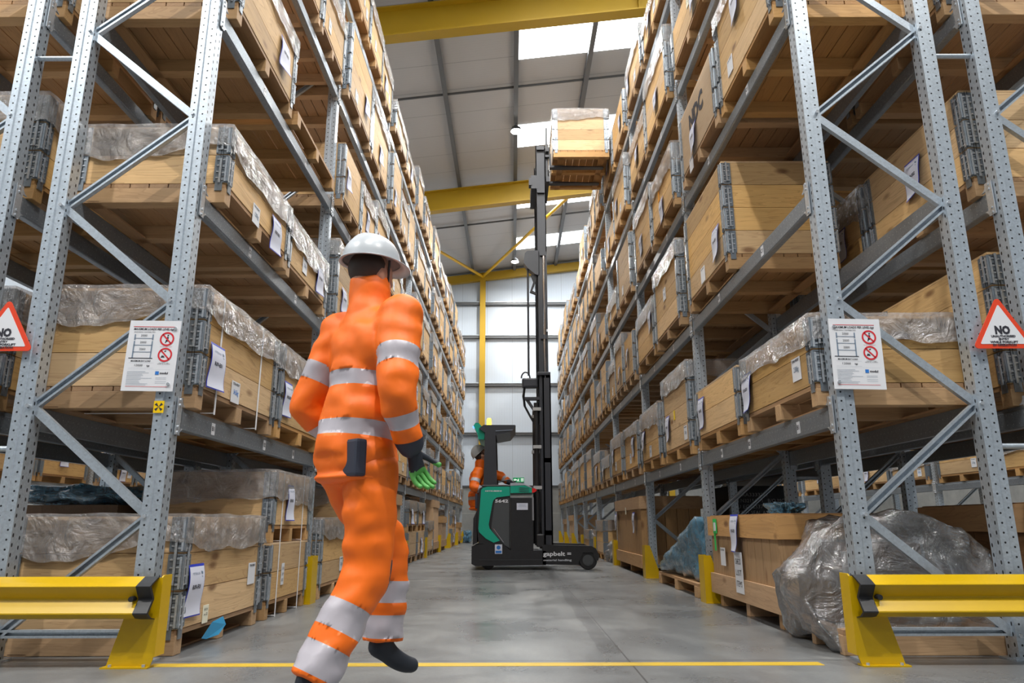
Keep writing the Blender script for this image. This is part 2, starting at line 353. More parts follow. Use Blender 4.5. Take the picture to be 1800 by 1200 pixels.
# exit sign on the back wall
t = thing('exit_sign', 'small green running-man exit sign with arrow on the far wall', 'sign', (.235, YB-.02, 2.27))
GS_ = plain('exit_green', (.0,.22,.07), .4, emit=((0,.3,.1), .5)); WS_ = plain('exit_white', (.8,.9,.8), .4, emit=((.9,1,.9), .9))
mb = MB().box((-.21,-.03,-.085), (.21,0,.085)); mb.build('sign_board', GS_, t)
mb = MB()
mb.prism([(-.19,0),(-.12,.05),(-.12,.015),(-.06,.015),(-.06,-.015),(-.12,-.015),(-.12,-.05)], 'y', -.034, -.03)
mb.tube([(0,-.032,.045),(.001,-.032,.05)], .016, 8); mb.prism([(-.02,.03),(.02,.03),(.0,-.02),(.03,-.06),(.015,-.065),(-.02,-.02),(-.04,-.06),(-.055,-.05),(-.03,-.0)], 'y', -.034, -.03)
mb.box((.09,-.034,.01),(.19,-.03,.05)).box((.09,-.034,-.05),(.19,-.03,-.02))
mb.build('pictogram', WS_, t)

# ------------------------------------------------------------------ racking
XR, XL = 1.83, -1.91          # centre of the aisle-side posts
DEP = .77
Y0, BAY = 3.94, 2.9
LV = [1.32, 2.62, 3.92, 5.22, 6.52]
H_UP = 7.0
ORD = 'first second third fourth fifth sixth seventh eighth ninth tenth eleventh twelfth thirteenth fourteenth fifteenth sixteenth seventeenth eighteenth nineteenth twentieth'.split()
LW = ['lowest', 'second', 'third', 'fourth', 'top']

def post_mesh():
    h = .049; mb = MB()
    pr = [(-h,-h),(-.006,-h),(-.002,-.041),(h,-.041),(h,h),(.004,h),(.002,.041),(-h,.041)]
    mb.prism(pr, 'z', 0, H_UP)
    return mb.mesh('upright', [GP])
POST = post_mesh()
def foot_mesh():
    mb = MB().box((-.08,-.07,0), (.08,.07,.008))
    for sx in (-1,1):
        mb.tube([(sx*.062,-.05,.008),(sx*.062,-.05,.02)], .011, 6)
    return mb.mesh('base_plate', [GBK])
FOOT = foot_mesh()
def chan(a, b, w, openfront, dep=.03):
    """C-channel between two points of the XZ plane"""
    a = Vector(a); b = Vector(b); d = b - a; Ln = d.length; ang = math.atan2(d.z, d.x)
    mx = Matrix.Translation(a) @ Matrix.Rotation(-ang, 4, 'Y')
    mb = MB(); y0, y1 = -dep/2, dep/2; th = .003
    if openfront:
        mb.box((0,y1-th,-w/2),(Ln,y1,w/2), 0, mx)
        mb.box((0,y0,-w/2),(Ln,y1,-w/2+th), 0, mx).box((0,y0,w/2-th),(Ln,y1,w/2), 0, mx)
        mb.box((0,y0,-w/2),(Ln,y0+th,-w/2+.012), 0, mx).box((0,y0,w/2-.012),(Ln,y0+th,w/2), 0, mx)
    else:
        mb.box((0,y0,-w/2),(Ln,y0+th,w/2), 0, mx)
        mb.box((0,y0,-w/2),(Ln,y1,-w/2+th), 0, mx).box((0,y0,w/2-th),(Ln,y1,w/2), 0, mx)
    return mb
def brace_meshes(sgn):
    """zigzag of one frame; sgn=+1: aisle post on the left, -1 mirrored"""
    inn = [.72+1.19*i for i in range(6)]; out = [.12+1.19*i for i in range(6)]
    seq = []
    for i in range(6):
        seq.append(((DEP-.03, out[i]), (.03, inn[i])))
        if i < 5: seq.append(((.03, inn[i]), (DEP-.03, out[i+1])))
    ms = []
    for (xa, za), (xb, zb) in seq:
        if abs(zb) > H_UP-.05 or za > H_UP-.1: continue
        a = (xa*sgn, 0, za); b = (xb*sgn, 0, zb)
        if a[0] > b[0]: a, b = b, a
        d = b[2]-a[2]
        u = (Vector(b)-Vector(a)).normalized()*.012
        ms.append(chan(Vector(a)+u, Vector(b)-u, .045, d > 0).mesh('brace', [GBK]))
    ms.append(chan((.03 if sgn>0 else -DEP+.03, 0, .135), (DEP-.03 if sgn>0 else -.03, 0, .135), .04, True).mesh('brace', [GBK]))
    bolts = MB()
    for z in inn[:6]: bolts.tube([(.03*sgn,-.058,z),(.03*sgn,-.035,z)], .011, 6)
    for z in out[:6]: bolts.tube([((DEP-.03)*sgn,-.058,z),((DEP-.03)*sgn,-.035,z)], .011, 6)
    return ms, bolts.mesh('bolts', [GS])
BRM = {1: brace_meshes(1), -1: brace_meshes(-1)}

def frame(x_aisle, sgn, y, label, group):
    t = thing('upright_frame', label, 'pallet rack frame', (x_aisle, y, 0), 0, group)
    for dx in (0, DEP*sgn):
        link('upright', POST, t, (dx,0,.0)); link('base_plate', FOOT, t, (dx,0,0))
    for m in BRM[sgn][0]: link('brace', m, t)
    link('bolts', BRM[sgn][1], t)
    return t

def beam_mesh():
    mb = MB(); Lh = (BAY-.1)/2
    pr = [(0,0),(.004,-.004),(.012,-.006),(.05,-.006),(.05,.119),(.018,.119),(.016,.097),(0,.09)]
    mb.prism(pr, 'y', -Lh, Lh); return mb.mesh('beam_section', [GB])
def conn_mesh():
    """L-shaped end plate with hooks and the flared weld gusset, at local y=0 end, beam towards +y"""
    mb = MB()
    mb.box((-.012,-.055,-.045),(-.006,.002,.165)); mb.box((-.012,-.003,-.045),(.05,.002,.165))
    for z in (-.03,0,.12,.15): mb.tube([(-.018,-.03,z),(-.01,-.03,z)], .008, 6)
    for z0, s in ((.119,1),(-.004,-1)):
        pts = [(0,z0),(.045,z0),(.02,z0+s*.012),(.004,z0+s*.035),(0,z0+s*.04)]
        mb.prism(pts, 'x', -.008, .0)
    return mb.mesh('beam_connector', [GS])
BEAM, CONN = beam_mesh(), conn_mesh()
def conn_mirror():
    me = CONN.copy(); 
    for v in me.vertices: v.co.y = -v.co.y
    me.flip_normals(); return me
CONN2 = conn_mirror()
def tagmesh(txt):
    mb = MB().box((-.001,-.026,-.036),(0,.026,.036))
    vs, fs = textmesh(txt, .04, bold=.001); mx = Matrix.Translation((-.0018,0,-.012)) @ Matrix(((0,0,-1,0),(-1,0,0,0),(0,1,0,0),(0,0,0,1)))
    mb.add([mx @ v for v in vs], fs, 1); return mb.mesh('shelf_tag', [WHITE, INK])
TAGM = {s: tagmesh(s) for s in ('B1','B2','A1','A2','C1','D1','E1')}
def beam(xface, facing, y, zt, label, group, tags=(), conn=True):
    """facing -1: visible face towards -x, +1: towards +x"""
    t = thing('shelf_beam', label, 'rack beam', (xface, y, zt-.119), 0 if facing < 0 else PI, group)
    link('beam_section', BEAM, t)
    if conn:
        Lh = (BAY-.1)/2
        link('beam_connector', CONN, t, (0,-Lh,0)); link('beam_connector', CONN2, t, (0,Lh,0))
    for yy, s in tags: link('shelf_tag', TAGM[s], t, (0, yy if facing < 0 else -yy, .05), label='white sticker reading %s' % s)
    return t

# ------------------------------------------------------------------ crates
CL, CD, CH = 1.26, .96, .198       # length along aisle, depth, collar height
PH = .13
def pallet_mesh():
    mb = MB()
    for y in (-CL/2+.045, 0, CL/2-.045):
        mb.bevbox((-CD/2, y-.045, .0), (CD/2, y+.045, .10), .004, 0)
    for x in (-CD/2+.13, CD/2-.13): mb.box((x-.05, -CL/2, -.0), (x+.05, CL/2, .012), 1)
    n = 8; w = CD/n
    for i in range(n): mb.box((-CD/2+i*w+.004, -CL/2, .10), (-CD/2+(i+1)*w-.004, CL/2, .126), 1)
    return mb.mesh('pallet', [PX, PY])
PALLET = pallet_mesh()
def collar_mesh(split, off=0):
    mb = MB(); th = .022; parts = [(0, CH-.004)] if not split else [(0, CH/2-.003), (CH/2, CH-.004)]
    for a, b in parts:
        for s in (-1, 1):
            mb.box((s*CD/2 - (th if s>0 else 0), -CL/2, a), (s*CD/2 + (0 if s>0 else th), CL/2, b), 1)
            mb.box((-CD/2+th, s*CL/2 - (th if s>0 else 0), a), (CD/2-th, s*CL/2 + (0 if s>0 else th), b), 0)
    return mb.mesh('collar', [WX, WY])
COLLAR = [collar_mesh(False), collar_mesh(True)]
def hinge_mesh(n, detail=True):
    mb = MB(); rnd = random.Random(n)
    for i in range(n):
        z = i*CH
        for ax in (0, 1):
            def bx(u0, u1, o0, o1, z0, z1, m=0):
                # u along the board from the corner, o outwards
                if ax == 0: mb.box((o0, -u1, z0), (o1, -u0, z1), m)
                else: mb.box((-u1, o0, z0), (-u0, o1, z1), m)
            bx(.0, .078, 0, .005, z+.004, z+CH-.006)
            if detail:
                for j in range(4): bx(.004, .030, .005, .0095, z+.020+j*.045+.008*(i%2), z+.028+j*.045+.008*(i%2), 1); bx(.048, .070, .005, .0095, z+.032+j*.042, z+.040+j*.042, 1); bx(.002,.032,.005,.006,z+.044+j*.045,z+.048+j*.045,2)
                bx(.0, .012, .005, .013, z+.01, z+CH-.02, 1); bx(.031, .034, .005, .007, z+.0, z+CH, 2); bx(.0463,.0485,.005,.007,z,z+CH,2)
                bx(.034, .046, .005, .015, z+(.03 if i%2 else .0), z+CH-(.0 if i%2 else .03), 1)
                bx(.066, .078, .004, .010, z+.01, z+CH-.01)
            else: bx(.03, .05, .005, .014, z+.01, z+CH-.02)
        if detail: mb.tube([(.004,.004,z+.012),(.004,.004,z+CH-.012)], .009, 6)
    for ax in (0,1):
        if ax == 0: mb.box((0,-.068,-.05),(.006,-.022,.01))
        else: mb.box((-.068,0,-.05),(-.022,.006,.01))
    return mb.mesh('corner_hinge', [GH, GS, BLK])
HINGE = {n: hinge_mesh(n) for n in (1,2,3,4,5)}; HINGEL = {n: hinge_mesh(n, False) for n in (1,2,3,4,5)}
def film_mesh(seed, drop=.2, over=.0, nu=120, nv=9):
    mb = MB(); rnd = random.Random(seed); per = 2*(CL+CD)
    def peri(u):
        d = (u % 1.0)*per
        for Ln, (x0,y0), (dx,dy), (nx,ny) in ((CL,(CD/2,-CL/2),(0,1),(1,0)), (CD,(CD/2,CL/2),(-1,0),(0,1)), (CL,(-CD/2,CL/2),(0,-1),(-1,0)), (CD,(-CD/2,-CL/2),(1,0),(0,-1))):
            if d <= Ln: return Vector((x0+dx*d, y0+dy*d, 0)), Vector((nx,ny,0)), min(d, Ln-d)
            d -= Ln
        return Vector((CD/2,-CL/2,0)), Vector((1,0,0)), 0
    vs = []
    for j in range(nv+1):
        for i in range(nu):
            u = i/nu; p, n, e = peri(u)
            q = Vector((p.x*4+seed*7, p.y*4, j*.5))
            fold = noise.noise(Vector((p.x*6+seed*5, p.y*6, j*.15)))
            dz = drop*(1 + .45*noise.noise(Vector((p.x*2.2+seed, p.y*2.2, 3))) + .10*noise.noise(Vector((p.x*9, p.y*9, seed))))
            outw = .017 + (.02*max(0, fold) + .012*noise.noise(q*2)) * (j/nv)**.6
            corner = n
            if e < .03:
                c = Vector((math.copysign(1,p.x), math.copysign(1,p.y), 0)); corner = (n*.5 + c*.5); outw *= 1.15
            z = .012 + .01*noise.noise(q) - dz*j/nv
            vs.append(p + corner*outw + Vector((0,0,z)))
    fs = []
    for j in range(nv):
        for i in range(nu): fs.append((j*nu+i, j*nu+(i+1)%nu, (j+1)*nu+(i+1)%nu, (j+1)*nu+i))
    mb.add(vs, fs, 0, True)
    # top sheet sagging slightly
    k0 = len(mb.v); ring = vs[:nu]
    inner = [Vector((v.x*.8, v.y*.8, v.z - .015 + .02*noise.noise(Vector((v.x*5, v.y*5, seed))))) for v in ring]
    ctr = [Vector((0,0,-.02))]
    allv = ring + inner + ctr
    mb.add(allv, [(i, (i+1)%nu, nu+(i+1)%nu, nu+i) for i in range(nu)] + [(nu+i, nu+(i+1)%nu, 2*nu) for i in range(nu)], 0, True)
    return mb.mesh('plastic_liner', [FILM])
FILMS = [film_mesh(s, d) for s, d in ((1,.19),(2,.24),(3,.17),(4,.21))]
FILML = [film_mesh(s, d, 0, 48, 4) for s, d in ((5,.19),(6,.22))]
LIDM = MB().box((-CD/2,-CL/2,-.002),(CD/2,CL/2,.012)).mesh('lid', [PLY])
FACE = Matrix(((0,0,-1,0),(-1,0,0,0),(0,1,0,0),(0,0,0,1)))     # text plane -> plane facing -x

def pouch_mesh(code, curl=.05, w=.20, h=.28):
    """hanging document pouch: blue rim, white sheet, print; origin top centre, faces -x"""
    mb = MB(); n = 10
    def pos(u, v, off):          # u across (-.5...5), v down 0..1
        x = -.006 - curl*v*v*(0.6+.5*u) - .012*math.sin(v*5) - off
        return Vector((x, -u*w + .02*v*v, -v*h))
    def sheet(mu, mv0, mv1, off, m):
        vs = []
        for j in range(n+1):
            v = mv0 + (mv1-mv0)*j/n
            for i in range(5): vs.append(pos(-mu + 2*mu*i/4, v, off))
        mb.add(vs, [(j*5+i, j*5+i+1, (j+1)*5+i+1, (j+1)*5+i) for j in range(n) for i in range(4)], m, True)
    sheet(.5, 0, 1, 0, 0); sheet(.465, .05, .975, .002, 1)
    def put(txt, size, cx, cy, m, bold=0, width=None):
        vs, fs = textmesh(txt, size, bold=bold, width=width)
        mb.add([pos((v.x+cx)/w, (cy-v.y)/h, .0035) for v in vs], fs, m)
    put('PETERSON', .019, -.015, .058, 3, 0, .09); put(code, .034, 0, .135, 2, .0008, .10)
    for a, b in (((.045,.040),(.07,.058)), ((.05,.066),(.068,.075))):
        mb.add([pos(a[0]/w, a[1]/h, .0035), pos(b[0]/w, (a[1]+.004)/h, .0035), pos(b[0]/w, b[1]/h, .0035), pos((a[0]+.008)/w, b[1]/h-.01, .0035)], [(0,1,2,3)], 3)
    return mb.mesh('document_pouch', [BLUE, PAPER, INK, INKG])
POUCH = {c: pouch_mesh(c, k) for c, k in (('R09-E01',.05),('R09-F01',.03),('R09-E02',.07),('R10-E01',.06),('R10-F02',.04))}
POUCHK = list(POUCH.keys())
def weight_mesh(num, mat=None):
    mb = MB().box((-.003,-.065,-.14),(0,.065,0))
    for txt, s, y, w, m in (('TOTAL WEIGHT',.02,-.024,.105,1), (num,.045,-.085,.08,2)):
        vs, fs = textmesh(txt, s, bold=.0006, shear=.2 if m==2 else 0, width=w); mx = Matrix.Translation((-.0045,0,y)) @ FACE
        mb.add([mx @ v for v in vs], fs, m)
    return mb.mesh('weight_label', [WHITE, INK, LOGO if num == '34.5kg' else INKG])
WGT = {s: weight_mesh(s) for s in ('34.5kg','230kg','  ','120kg')}
def small_mesh(mat, w, h, txt=None):
    mb = MB().box((-.003,-w/2,-h),(0,w/2,0))
    if txt:
        for i, s in enumerate(txt.split('|')):
            vs, fs = textmesh(s, h*.2, width=w*.7); mx = Matrix.Translation((-.0045,0,-h*(.3+.27*i))) @ FACE; mb.add([mx @ v for v in vs], fs, 1)
    return mb.mesh('paper_label', [mat, INK])
TAGC = small_mesh(CREAM, .075, .10, 'ARCH1|x2'); TAGY = small_mesh(YTAG, .06, .10); TAGO = small_mesh(ORTAG, .07, .12); TAGW = small_mesh(WHITE, .08, .16, 'BOX 4|30 M|BOX 1')
TAPE = (lambda mb: (mb.add([(-.004,.10,-.1),(-.03,.03,-.02),(-.05,-.08,0),(-.06,-.11,-.05),(-.045,-.05,-.1),(-.012,.05,-.11)], [(0,1,2,3,4,5)]), mb)[1])(MB()).mesh('tape', [CYAN])
def strap_mesh(h):
    return MB().box((-CD/2-.006,-.008,.0),(-CD/2-.002,.008,h)).box((-CD/2-.006,-.008,h),(CD/2,.008,h+.003)).box((-CD/2-.002,-.008,.008),(CD/2,.008,.012)).mesh('strap', [STRAP])
STRAPM = {n: strap_mesh(PH+n*CH+.01) for n in (2,3,4)}
NDC = (lambda mb, r: (mb.add([(Matrix.Translation((-CD/2-.0025,0,.42)) @ FACE) @ v for v in r[0]], r[1], 0), mb)[1])(MB(), textmesh('NDC', .24, bold=.012, width=.5)).mesh('stencil_lettering', [INK])
STMP = small_mesh(WY, .01, .01)
NUMW = {1:'one', 2:'two', 3:'three', 4:'four', 5:'five'}

def crate(x, y, z, rotz, n, label, group, wrap=0, lid=False, labels=(), scale=None, detail=True, split=None, straps=(), dark=False, empty=False):
    """wrap>0: liner index+1.  labels: (mesh, y, z, text or None) on the aisle face"""
    t = thing('pallet_crate' if not empty else 'wooden_pallet', label, 'crate' if not empty else 'pallet', (x, y, z), rotz, group)
    if scale: t.scale = scale
    link('pallet', PALLET, t)
    if empty: return t
    top = PH + n*CH
    for i in range(n):
        link('collar', COLLAR[(i % 2 if split is None else split)*0 + (1 if split else 0)], t, (0,0,PH+i*CH), (0,0,PI if R.random()<.5 else 0))
    for k, (sx, sy) in enumerate(((1,1),(-1,1),(-1,-1),(1,-1))):
        link('corner_hinge', (HINGE if detail else HINGEL)[n], t, (sx*CD/2, sy*CL/2, PH), (0,0,PI/2*k))
    if wrap: link('plastic_liner', (FILMS if detail else FILML)[(wrap-1) % (4 if detail else 2)], t, (0,0,top), (0,0,PI if wrap%2 else 0))
    elif lid: link('lid', LIDM, t, (0,0,top))
    for m, ly, lz, txt in labels:
        o = link(m.name.split('.')[0], m, t, (-CD/2-.003-(.0), ly, lz))
        if txt: o['label'] = txt
    for sy in straps: link('strap', STRAPM.get(n, STRAPM[3]), t, (0, sy, 0))
    return t

def lab(look, k, shelf, side): return '%s, %s from near end, %s shelf, %s rack' % (look, ORD[k], LW[shelf], side)
FX = {1: XR-.11, -1: XL+.11}        # crate faces towards the aisle, right / left
def rand_labels(n, rnd, detail):
    out = []; top = PH+n*CH
    if rnd.random() < .7: out.append((POUCH[rnd.choice(POUCHK)], rnd.uniform(-.4,.4), min(top-.12, PH+rnd.uniform(.3,.45)), None))
    if rnd.random() < .6:
        yy = rnd.uniform(-.45,.45)
        if not out or abs(out[0][1]-yy) > .2: out.append((WGT[rnd.choice(list(WGT))], yy, PH+rnd.uniform(.16,.22), None))
    if detail and rnd.random() < .25: out.append((rnd.choice([TAGC, TAGY, TAGO, TAGW]), rnd.uniform(-.3,.3), PH+.3, None))
    # keep them from lying on top of one another
    res = []
    for q in out:
        if all(abs(q[1]-w[1]) > .17 for w in res): res.append(q)
    return res

def look(n, wrap):
    return ('film-topped' if wrap else 'unwrapped') + ' %s-collar pine crate' % NUMW[n]
# hand-placed crates of the near bays: (side, level) -> list of (y0, y1, n, wrap, kwargs)
P_, W_ = POUCH, WGT
near = {
 (1,0): [(4.02,5.28,2,3,dict(labels=[(P_['R10-E01'],.52,.42,None),(W_['230kg'],-.38,.33,None)])), (5.42,6.66,2,0,dict(lid=True, labels=[(P_['R10-F02'],.42,.46,None)])),
         (6.95,8.18,4,1,dict(split=0,labels=[(P_['R09-E01'],.36,.50,None),(W_['120kg'],-.42,.30,None),(TAGY,.05,.52,'yellow tag'),(TAGC,.1,.84,None)])), (8.28,9.5,3,2,dict(labels=[(P_['R09-E02'],.4,.5,None),(W_['230kg'],.0,.28,None)]))],
 (1,1): [(5.35,6.62,4,0,dict(lid=True, scale=(.92,1,1.0), labels=[(P_['R10-E01'],-.38,.46,None),(W_['  '],.1,.28,None)])), (6.98,8.2,4,1,dict(labels=[(W_['230kg'],.05,.6,None)])), (8.32,9.5,3,4,dict(labels=[(P_['R09-E01'],-.45,.6,None)]))],
 (1,2): [(4.08,5.30,4,3,dict(labels=[(P_['R09-E01'],.05,.8,None),(W_['  '],.3,.34,None)])), (5.38,6.62,3,0,dict(ply=True, labels=[(P_['R10-E01'],.1,.42,None),(W_['  '],.25,.16,None)])), (6.95,8.15,3,2,dict(labels=[(TAGO,.15,.5,'orange tag'),(P_['R09-F01'],.0,.35,None)])), (8.3,9.5,4,1,dict(labels=[(P_['R09-F01'],.1,.5,None)]))],
 (-1,0): [(4.06,5.40,3,1,dict(rev=1,labels=[(P_['R09-E01'],-.43,.42,None),(W_['34.5kg'],-.10,.26,None)],straps=(-.38,.30))), (5.50,6.76,3,2,dict(labels=[(P_['R09-F01'],-.45,.46,None)]))],
 (-1,1): [(4.12,5.38,2,1,dict(labels=[(W_['120kg'],-.10,.22,None),(P_['R09-E01'],.3,.3,None)])), (5.46,6.68,2,2,dict())],
 (-1,2): [(4.08,5.30,3,3,dict(labels=[(P_['R09-E02'],.3,.5,None)])), (5.38,6.64,0,0,dict(empty=True))],
}
counts = {}
for side, sname in ((1,'right'), (-1,'left')):
    xa = XR if side > 0 else XL
    for i in range(9):
        frame(xa, side, Y0+i*BAY, 'galvanised rack upright frame, %s from near end, %s rack' % (ORD[i], sname), 'upright frames of the %s rack' % sname)
    for lv, zt in enumerate(LV):
        kk = 0
        for b in range(8):
            yc = Y0 + BAY*(b+.5)
            tg = [(-.93,'B1'),(.02,'B2'),(.75,'B1')] if b == 0 and lv == 0 else ([(-.6,'C1'),(.5,'D1')] if b < 3 else [])
            beam(xa-.049*side, -side, yc, zt, 'galvanised aisle-side shelf beam, %s bay, %s shelf, %s rack' % (ORD[b], LW[lv], sname), 'aisle-side beams of the %s rack' % sname, tg)
            if b < 6 and lv < 4: beam(xa+(DEP+.049)*side, side, yc, zt, 'galvanised rear shelf beam, %s bay, %s shelf, %s rack' % (ORD[b], LW[lv], sname), 'rear beams of the %s rack' % sname, conn=(b<3))
            rnd = random.Random(side*1000+lv*50+b)
            spec = [q for q in near.get((side,lv), []) if Y0+b*BAY-.1 < (q[0]+q[1])/2 < Y0+(b+1)*BAY]
            if not spec:
                s0 = Y0+b*BAY+.1
                mode = rnd.random()
                if mode < .75:
                    a = s0 + rnd.uniform(.0,.1); spec = [(a, a+1.26, rnd.choice((3,3,4,2,4)), rnd.randint(1,4) if rnd.random()<.8 else 0, {}),
                            (a+1.32+rnd.uniform(0,.06), a+2.60, rnd.choice((3,4,3,2)), rnd.randint(1,4) if rnd.random()<.8 else 0, {})]
                else:
                    w = .86
                    spec = [(s0+.02+j*.92, s0+.02+j*.92+w, rnd.choice((3,4,3)), rnd.randint(1,4) if rnd.random()<.7 else 0, {}) for j in range(3)]
            for (a, bb, n, wrap, kw) in spec:
                kw = dict(kw); ply = kw.pop('ply', False); kw.pop('rev', None)
                det = b < 3
                if 'labels' not in kw and not kw.get('empty'): kw['labels'] = rand_labels(n, rnd, det)
                if side < 0: kw['labels'] = [(m, -ly, lz, t_) for m, ly, lz, t_ in kw.get('labels', [])]; kw['straps'] = [-s for s in kw.get('straps', ())]
                sc = kw.pop('scale', None); fy = (bb-a)/CL
                sc = (sc[0] if sc else 1, fy, 1)
                if abs(fy-1) < .02 and sc[0] == 1: sc = None
                cx = FX[side] + side*(CD*(sc[0] if sc else 1)/2) + rnd.uniform(-.015,.02)*side
                lk = look(n, wrap) if n else 'empty pallet'
                if ply: lk = 'plywood crate with stencilled letters'
                if not wrap and not kw.get('lid') and n: kw['lid'] = True
                t = crate(cx, (a+bb)/2, zt+.001, 0 if side > 0 else PI, n, lab(lk, kk, lv, sname), 'crates on the %s rack shelves' % sname, wrap, detail=det, scale=sc, **kw)
                if ply:
                    for c in list(t.children):
                        if c.name.startswith('collar'): bpy.data.objects.remove(c)
                    MB().box((-CD/2,-CL/2,PH),(CD/2,CL/2,PH+n*CH-.003)).build('plywood_box', PLY, t)
                    link('stencil_lettering', NDC, t)
                kk += 1

# back-to-back rows and the racks across the next aisles
def back_row(x_face, sgn, rows, bays, name, seed, conn=False, big=True):
    """x_face = centre of near posts; sgn = direction away from the main aisle"""
    for i in range(bays[0], bays[1]+1):
        frame(x_face, sgn, Y0+i*BAY, 'galvanised rack frame, %s from near end, %s' % (ORD[i-bays[0]], name), 'frames of the %s' % name)
    for lv in rows:
        kk = 0
        for b in range(bays[0], bays[1]):
            yc = Y0+BAY*(b+.5)
            beam(x_face-.049*sgn, -sgn, yc, LV[lv], 'galvanised near-side beam, %s bay, %s shelf, %s' % (ORD[b-bays[0]], LW[lv], name), 'near-side beams of the %s' % name, conn=True)
            if big: beam(x_face+(DEP+.049)*sgn, sgn, yc, LV[lv], 'galvanised far-side beam, %s bay, %s shelf, %s' % (ORD[b-bays[0]], LW[lv], name), 'far-side beams of the %s' % name, conn=False)
            rnd = random.Random(seed+lv*31+b); a = Y0+b*BAY+.12
            for j in range(2):
                n = rnd.choice((2,3,3,4)); wrap = rnd.randint(1,4) if rnd.random() < .75 else 0
                crate(x_face+sgn*(-.07+CD/2), a+CL/2+j*1.33, LV[lv]+.001, 0 if sgn > 0 else PI, n, '%s, %s from near end, %s shelf, %s' % (look(n, wrap), ORD[kk], LW[lv], name), 'crates on the %s' % name, wrap, lid=not wrap, labels=rand_labels(n, rnd, False), detail=(b < 2 and big)); kk += 1
back_row(2.93, 1, (0,1,2), (0,3), 'row behind right rack', 500)
back_row(-3.02, -1, (0,1,2), (0,3), 'row behind left rack', 600)
back_row(7.35, 1, (0,), (1,6), 'rack across next right aisle', 700, big=False)
back_row(-7.35, -1, (0,), (1,6), 'rack across next left aisle', 800, big=False)
# row spacers between the two back-to-back frames
for side, sname in ((1,'right'), (-1,'left')):
    xa = (XR if side > 0 else XL) + side*DEP; xb = 2.93 if side > 0 else -3.02
    for i in range(2):
        for j, z in enumerate((1.08, 3.52)):
            o = MB().tube([(xa+side*.05, Y0+i*BAY, z), (xb-side*.05, Y0+i*BAY, z)], .016, 10).build('row_spacer', GBK)
            tag(o, 'round %s spacer tube between %s %s rack frame and the frame behind' % (('lower','upper')[j], ('first','second')[i], sname), 'rack spacer', 'row spacers')

exec_ground = True
# ------------------------------------------------------------------ ground level
def gcrate(x, y, z, rot, n, label, **k): return crate(x, y, z, rot, n, label, 'crates on the floor under the racks', **k)
xl = FX[-1]-CD/2 - .0; xr = FX[1]+CD/2
gcrate(xl, 4.72, .001, PI, 3, 'film-topped pine crate on the floor behind the left guard rail', wrap=1, scale=(1,1.0,1),
       labels=[(P_['R09-F01'],.47,.46,None),(W_['  '],-.45,.42,None),(TAGC,.27,.22,'cream tag'),(TAPE,.2,.14,'blue tape')])
gcrate(xl, 6.03, .001, PI, 2, 'lower strapped pine crate on the floor, left of the walking person', lid=True, scale=(1,.80,1), labels=[(TAGW,.2,.38,None)], straps=(.35,-.35))
gcrate(xl, 6.03, PH+2*CH+.016, PI, 2, 'upper film-topped pine crate stacked left of the walking person', wrap=2, scale=(1,.80,1), labels=[(P_['R09-E01'],.15,.44,None)], straps=(.35,-.35))

def slatted(x, y, z, w, d, h, label, lbl=(), feet=True, name='slatted_crate', face=-1):
    """nailed crate: upright boards, wide top and bottom rim boards, feet; x,y centre; w along x, d along y"""
    t = thing(name, label, 'crate', (x, y, z), 0 if face < 0 else PI, 'nailed crates on the floor')
    f = .10 if feet else 0
    if feet:
        for k in (-1,0,1): MB().box((-w/2+.02, k*(d/2-.12)-.04, 0), (w/2-.02, k*(d/2-.12)+.04, f)).build('foot', RX, t)
    mb = MB(); n = max(4, int(d/.16)); s = d/n
    for i in range(n):
        for sx in (-1,1): mb.box((sx*w/2-.012*(sx>0)-0, -d/2+i*s+.003, f), (sx*w/2+.012*(sx<0), -d/2+(i+1)*s-.003, h))
    n2 = max(4, int(w/.16)); s = w/n2
    for i in range(n2):
        for sy in (-1,1): mb.box((-w/2+i*s+.003, sy*d/2-.012*(sy>0), f), (-w/2+(i+1)*s-.003, sy*d/2+.012*(sy<0), h))
    mb.build('upright_boards', RZ, t)
    for z0, z1, nm in ((h-.16, h, 'rim_board'), (f, f+.16, 'rim_board')):
        mb = MB()
        for sx in (-1,1): mb.box((sx*w/2-.0*(sx>0) if sx>0 else -w/2-.024, -d/2-.024, z0), (w/2+.024 if sx>0 else -w/2, d/2+.024, z1), 1)
        for sy in (-1,1): mb.box((-w/2, d/2 if sy>0 else -d/2-.024, z0+.001), (w/2, d/2+.024 if sy>0 else -d/2, z1-.001), 0)
        mb.build(nm, [RX, RY], t)
    MB().box((-w/2,-d/2,h-.005),(w/2,d/2,h+.008)).build('lid', RY, t)
    for m, ly, lz, txt in lbl:
        o = link(m.name.split('.')[0], m, t, (-w/2-.027, ly, lz))
        if txt: o['label'] = txt
    return t
gt = (lambda mb: mb)(MB().box((-.004,-.04,-.26),(0,.0,0)).box((-.008,-.10,-.12),(-.004,-.0,.0)).box((-.012,-.08,-.10),(-.008,-.03,-.03),1)).mesh('green_tag', [GREEN, WHITE])
slatted(2.16, 5.72, .001, .82, 1.62, .73, 'nailed crate with green tag and hanging pouch, beside the big clear plastic heap',
        [(P_['R10-E01'],.0,.74,None),(small_mesh(WHITE,.19,.30,'CHECK|LIST|ITEMS'),-.0,.46,None),(WGT['  '],.40,.48,None),(gt,.62,.71,'green tag')])
slatted(2.12, 11.02, .001, .80, 2.3, 1.02, 'tall nailed crate on the floor right of the reach truck wheel', [(P_['R10-F02'],-.75,.82,None),(P_['R10-E01'],1.0,.82,None),(TAGC,.0,.9,None)])
slatted(-2.24, 11.3, .001, .84, 1.3, 1.12, 'tall upright-board crate on the floor behind the walking person, left rack', face=1)
slatted(-2.24, 17.55, .001, .84, 1.2, 1.20, 'tall dark nailed crate near the far end of the left rack', face=1)
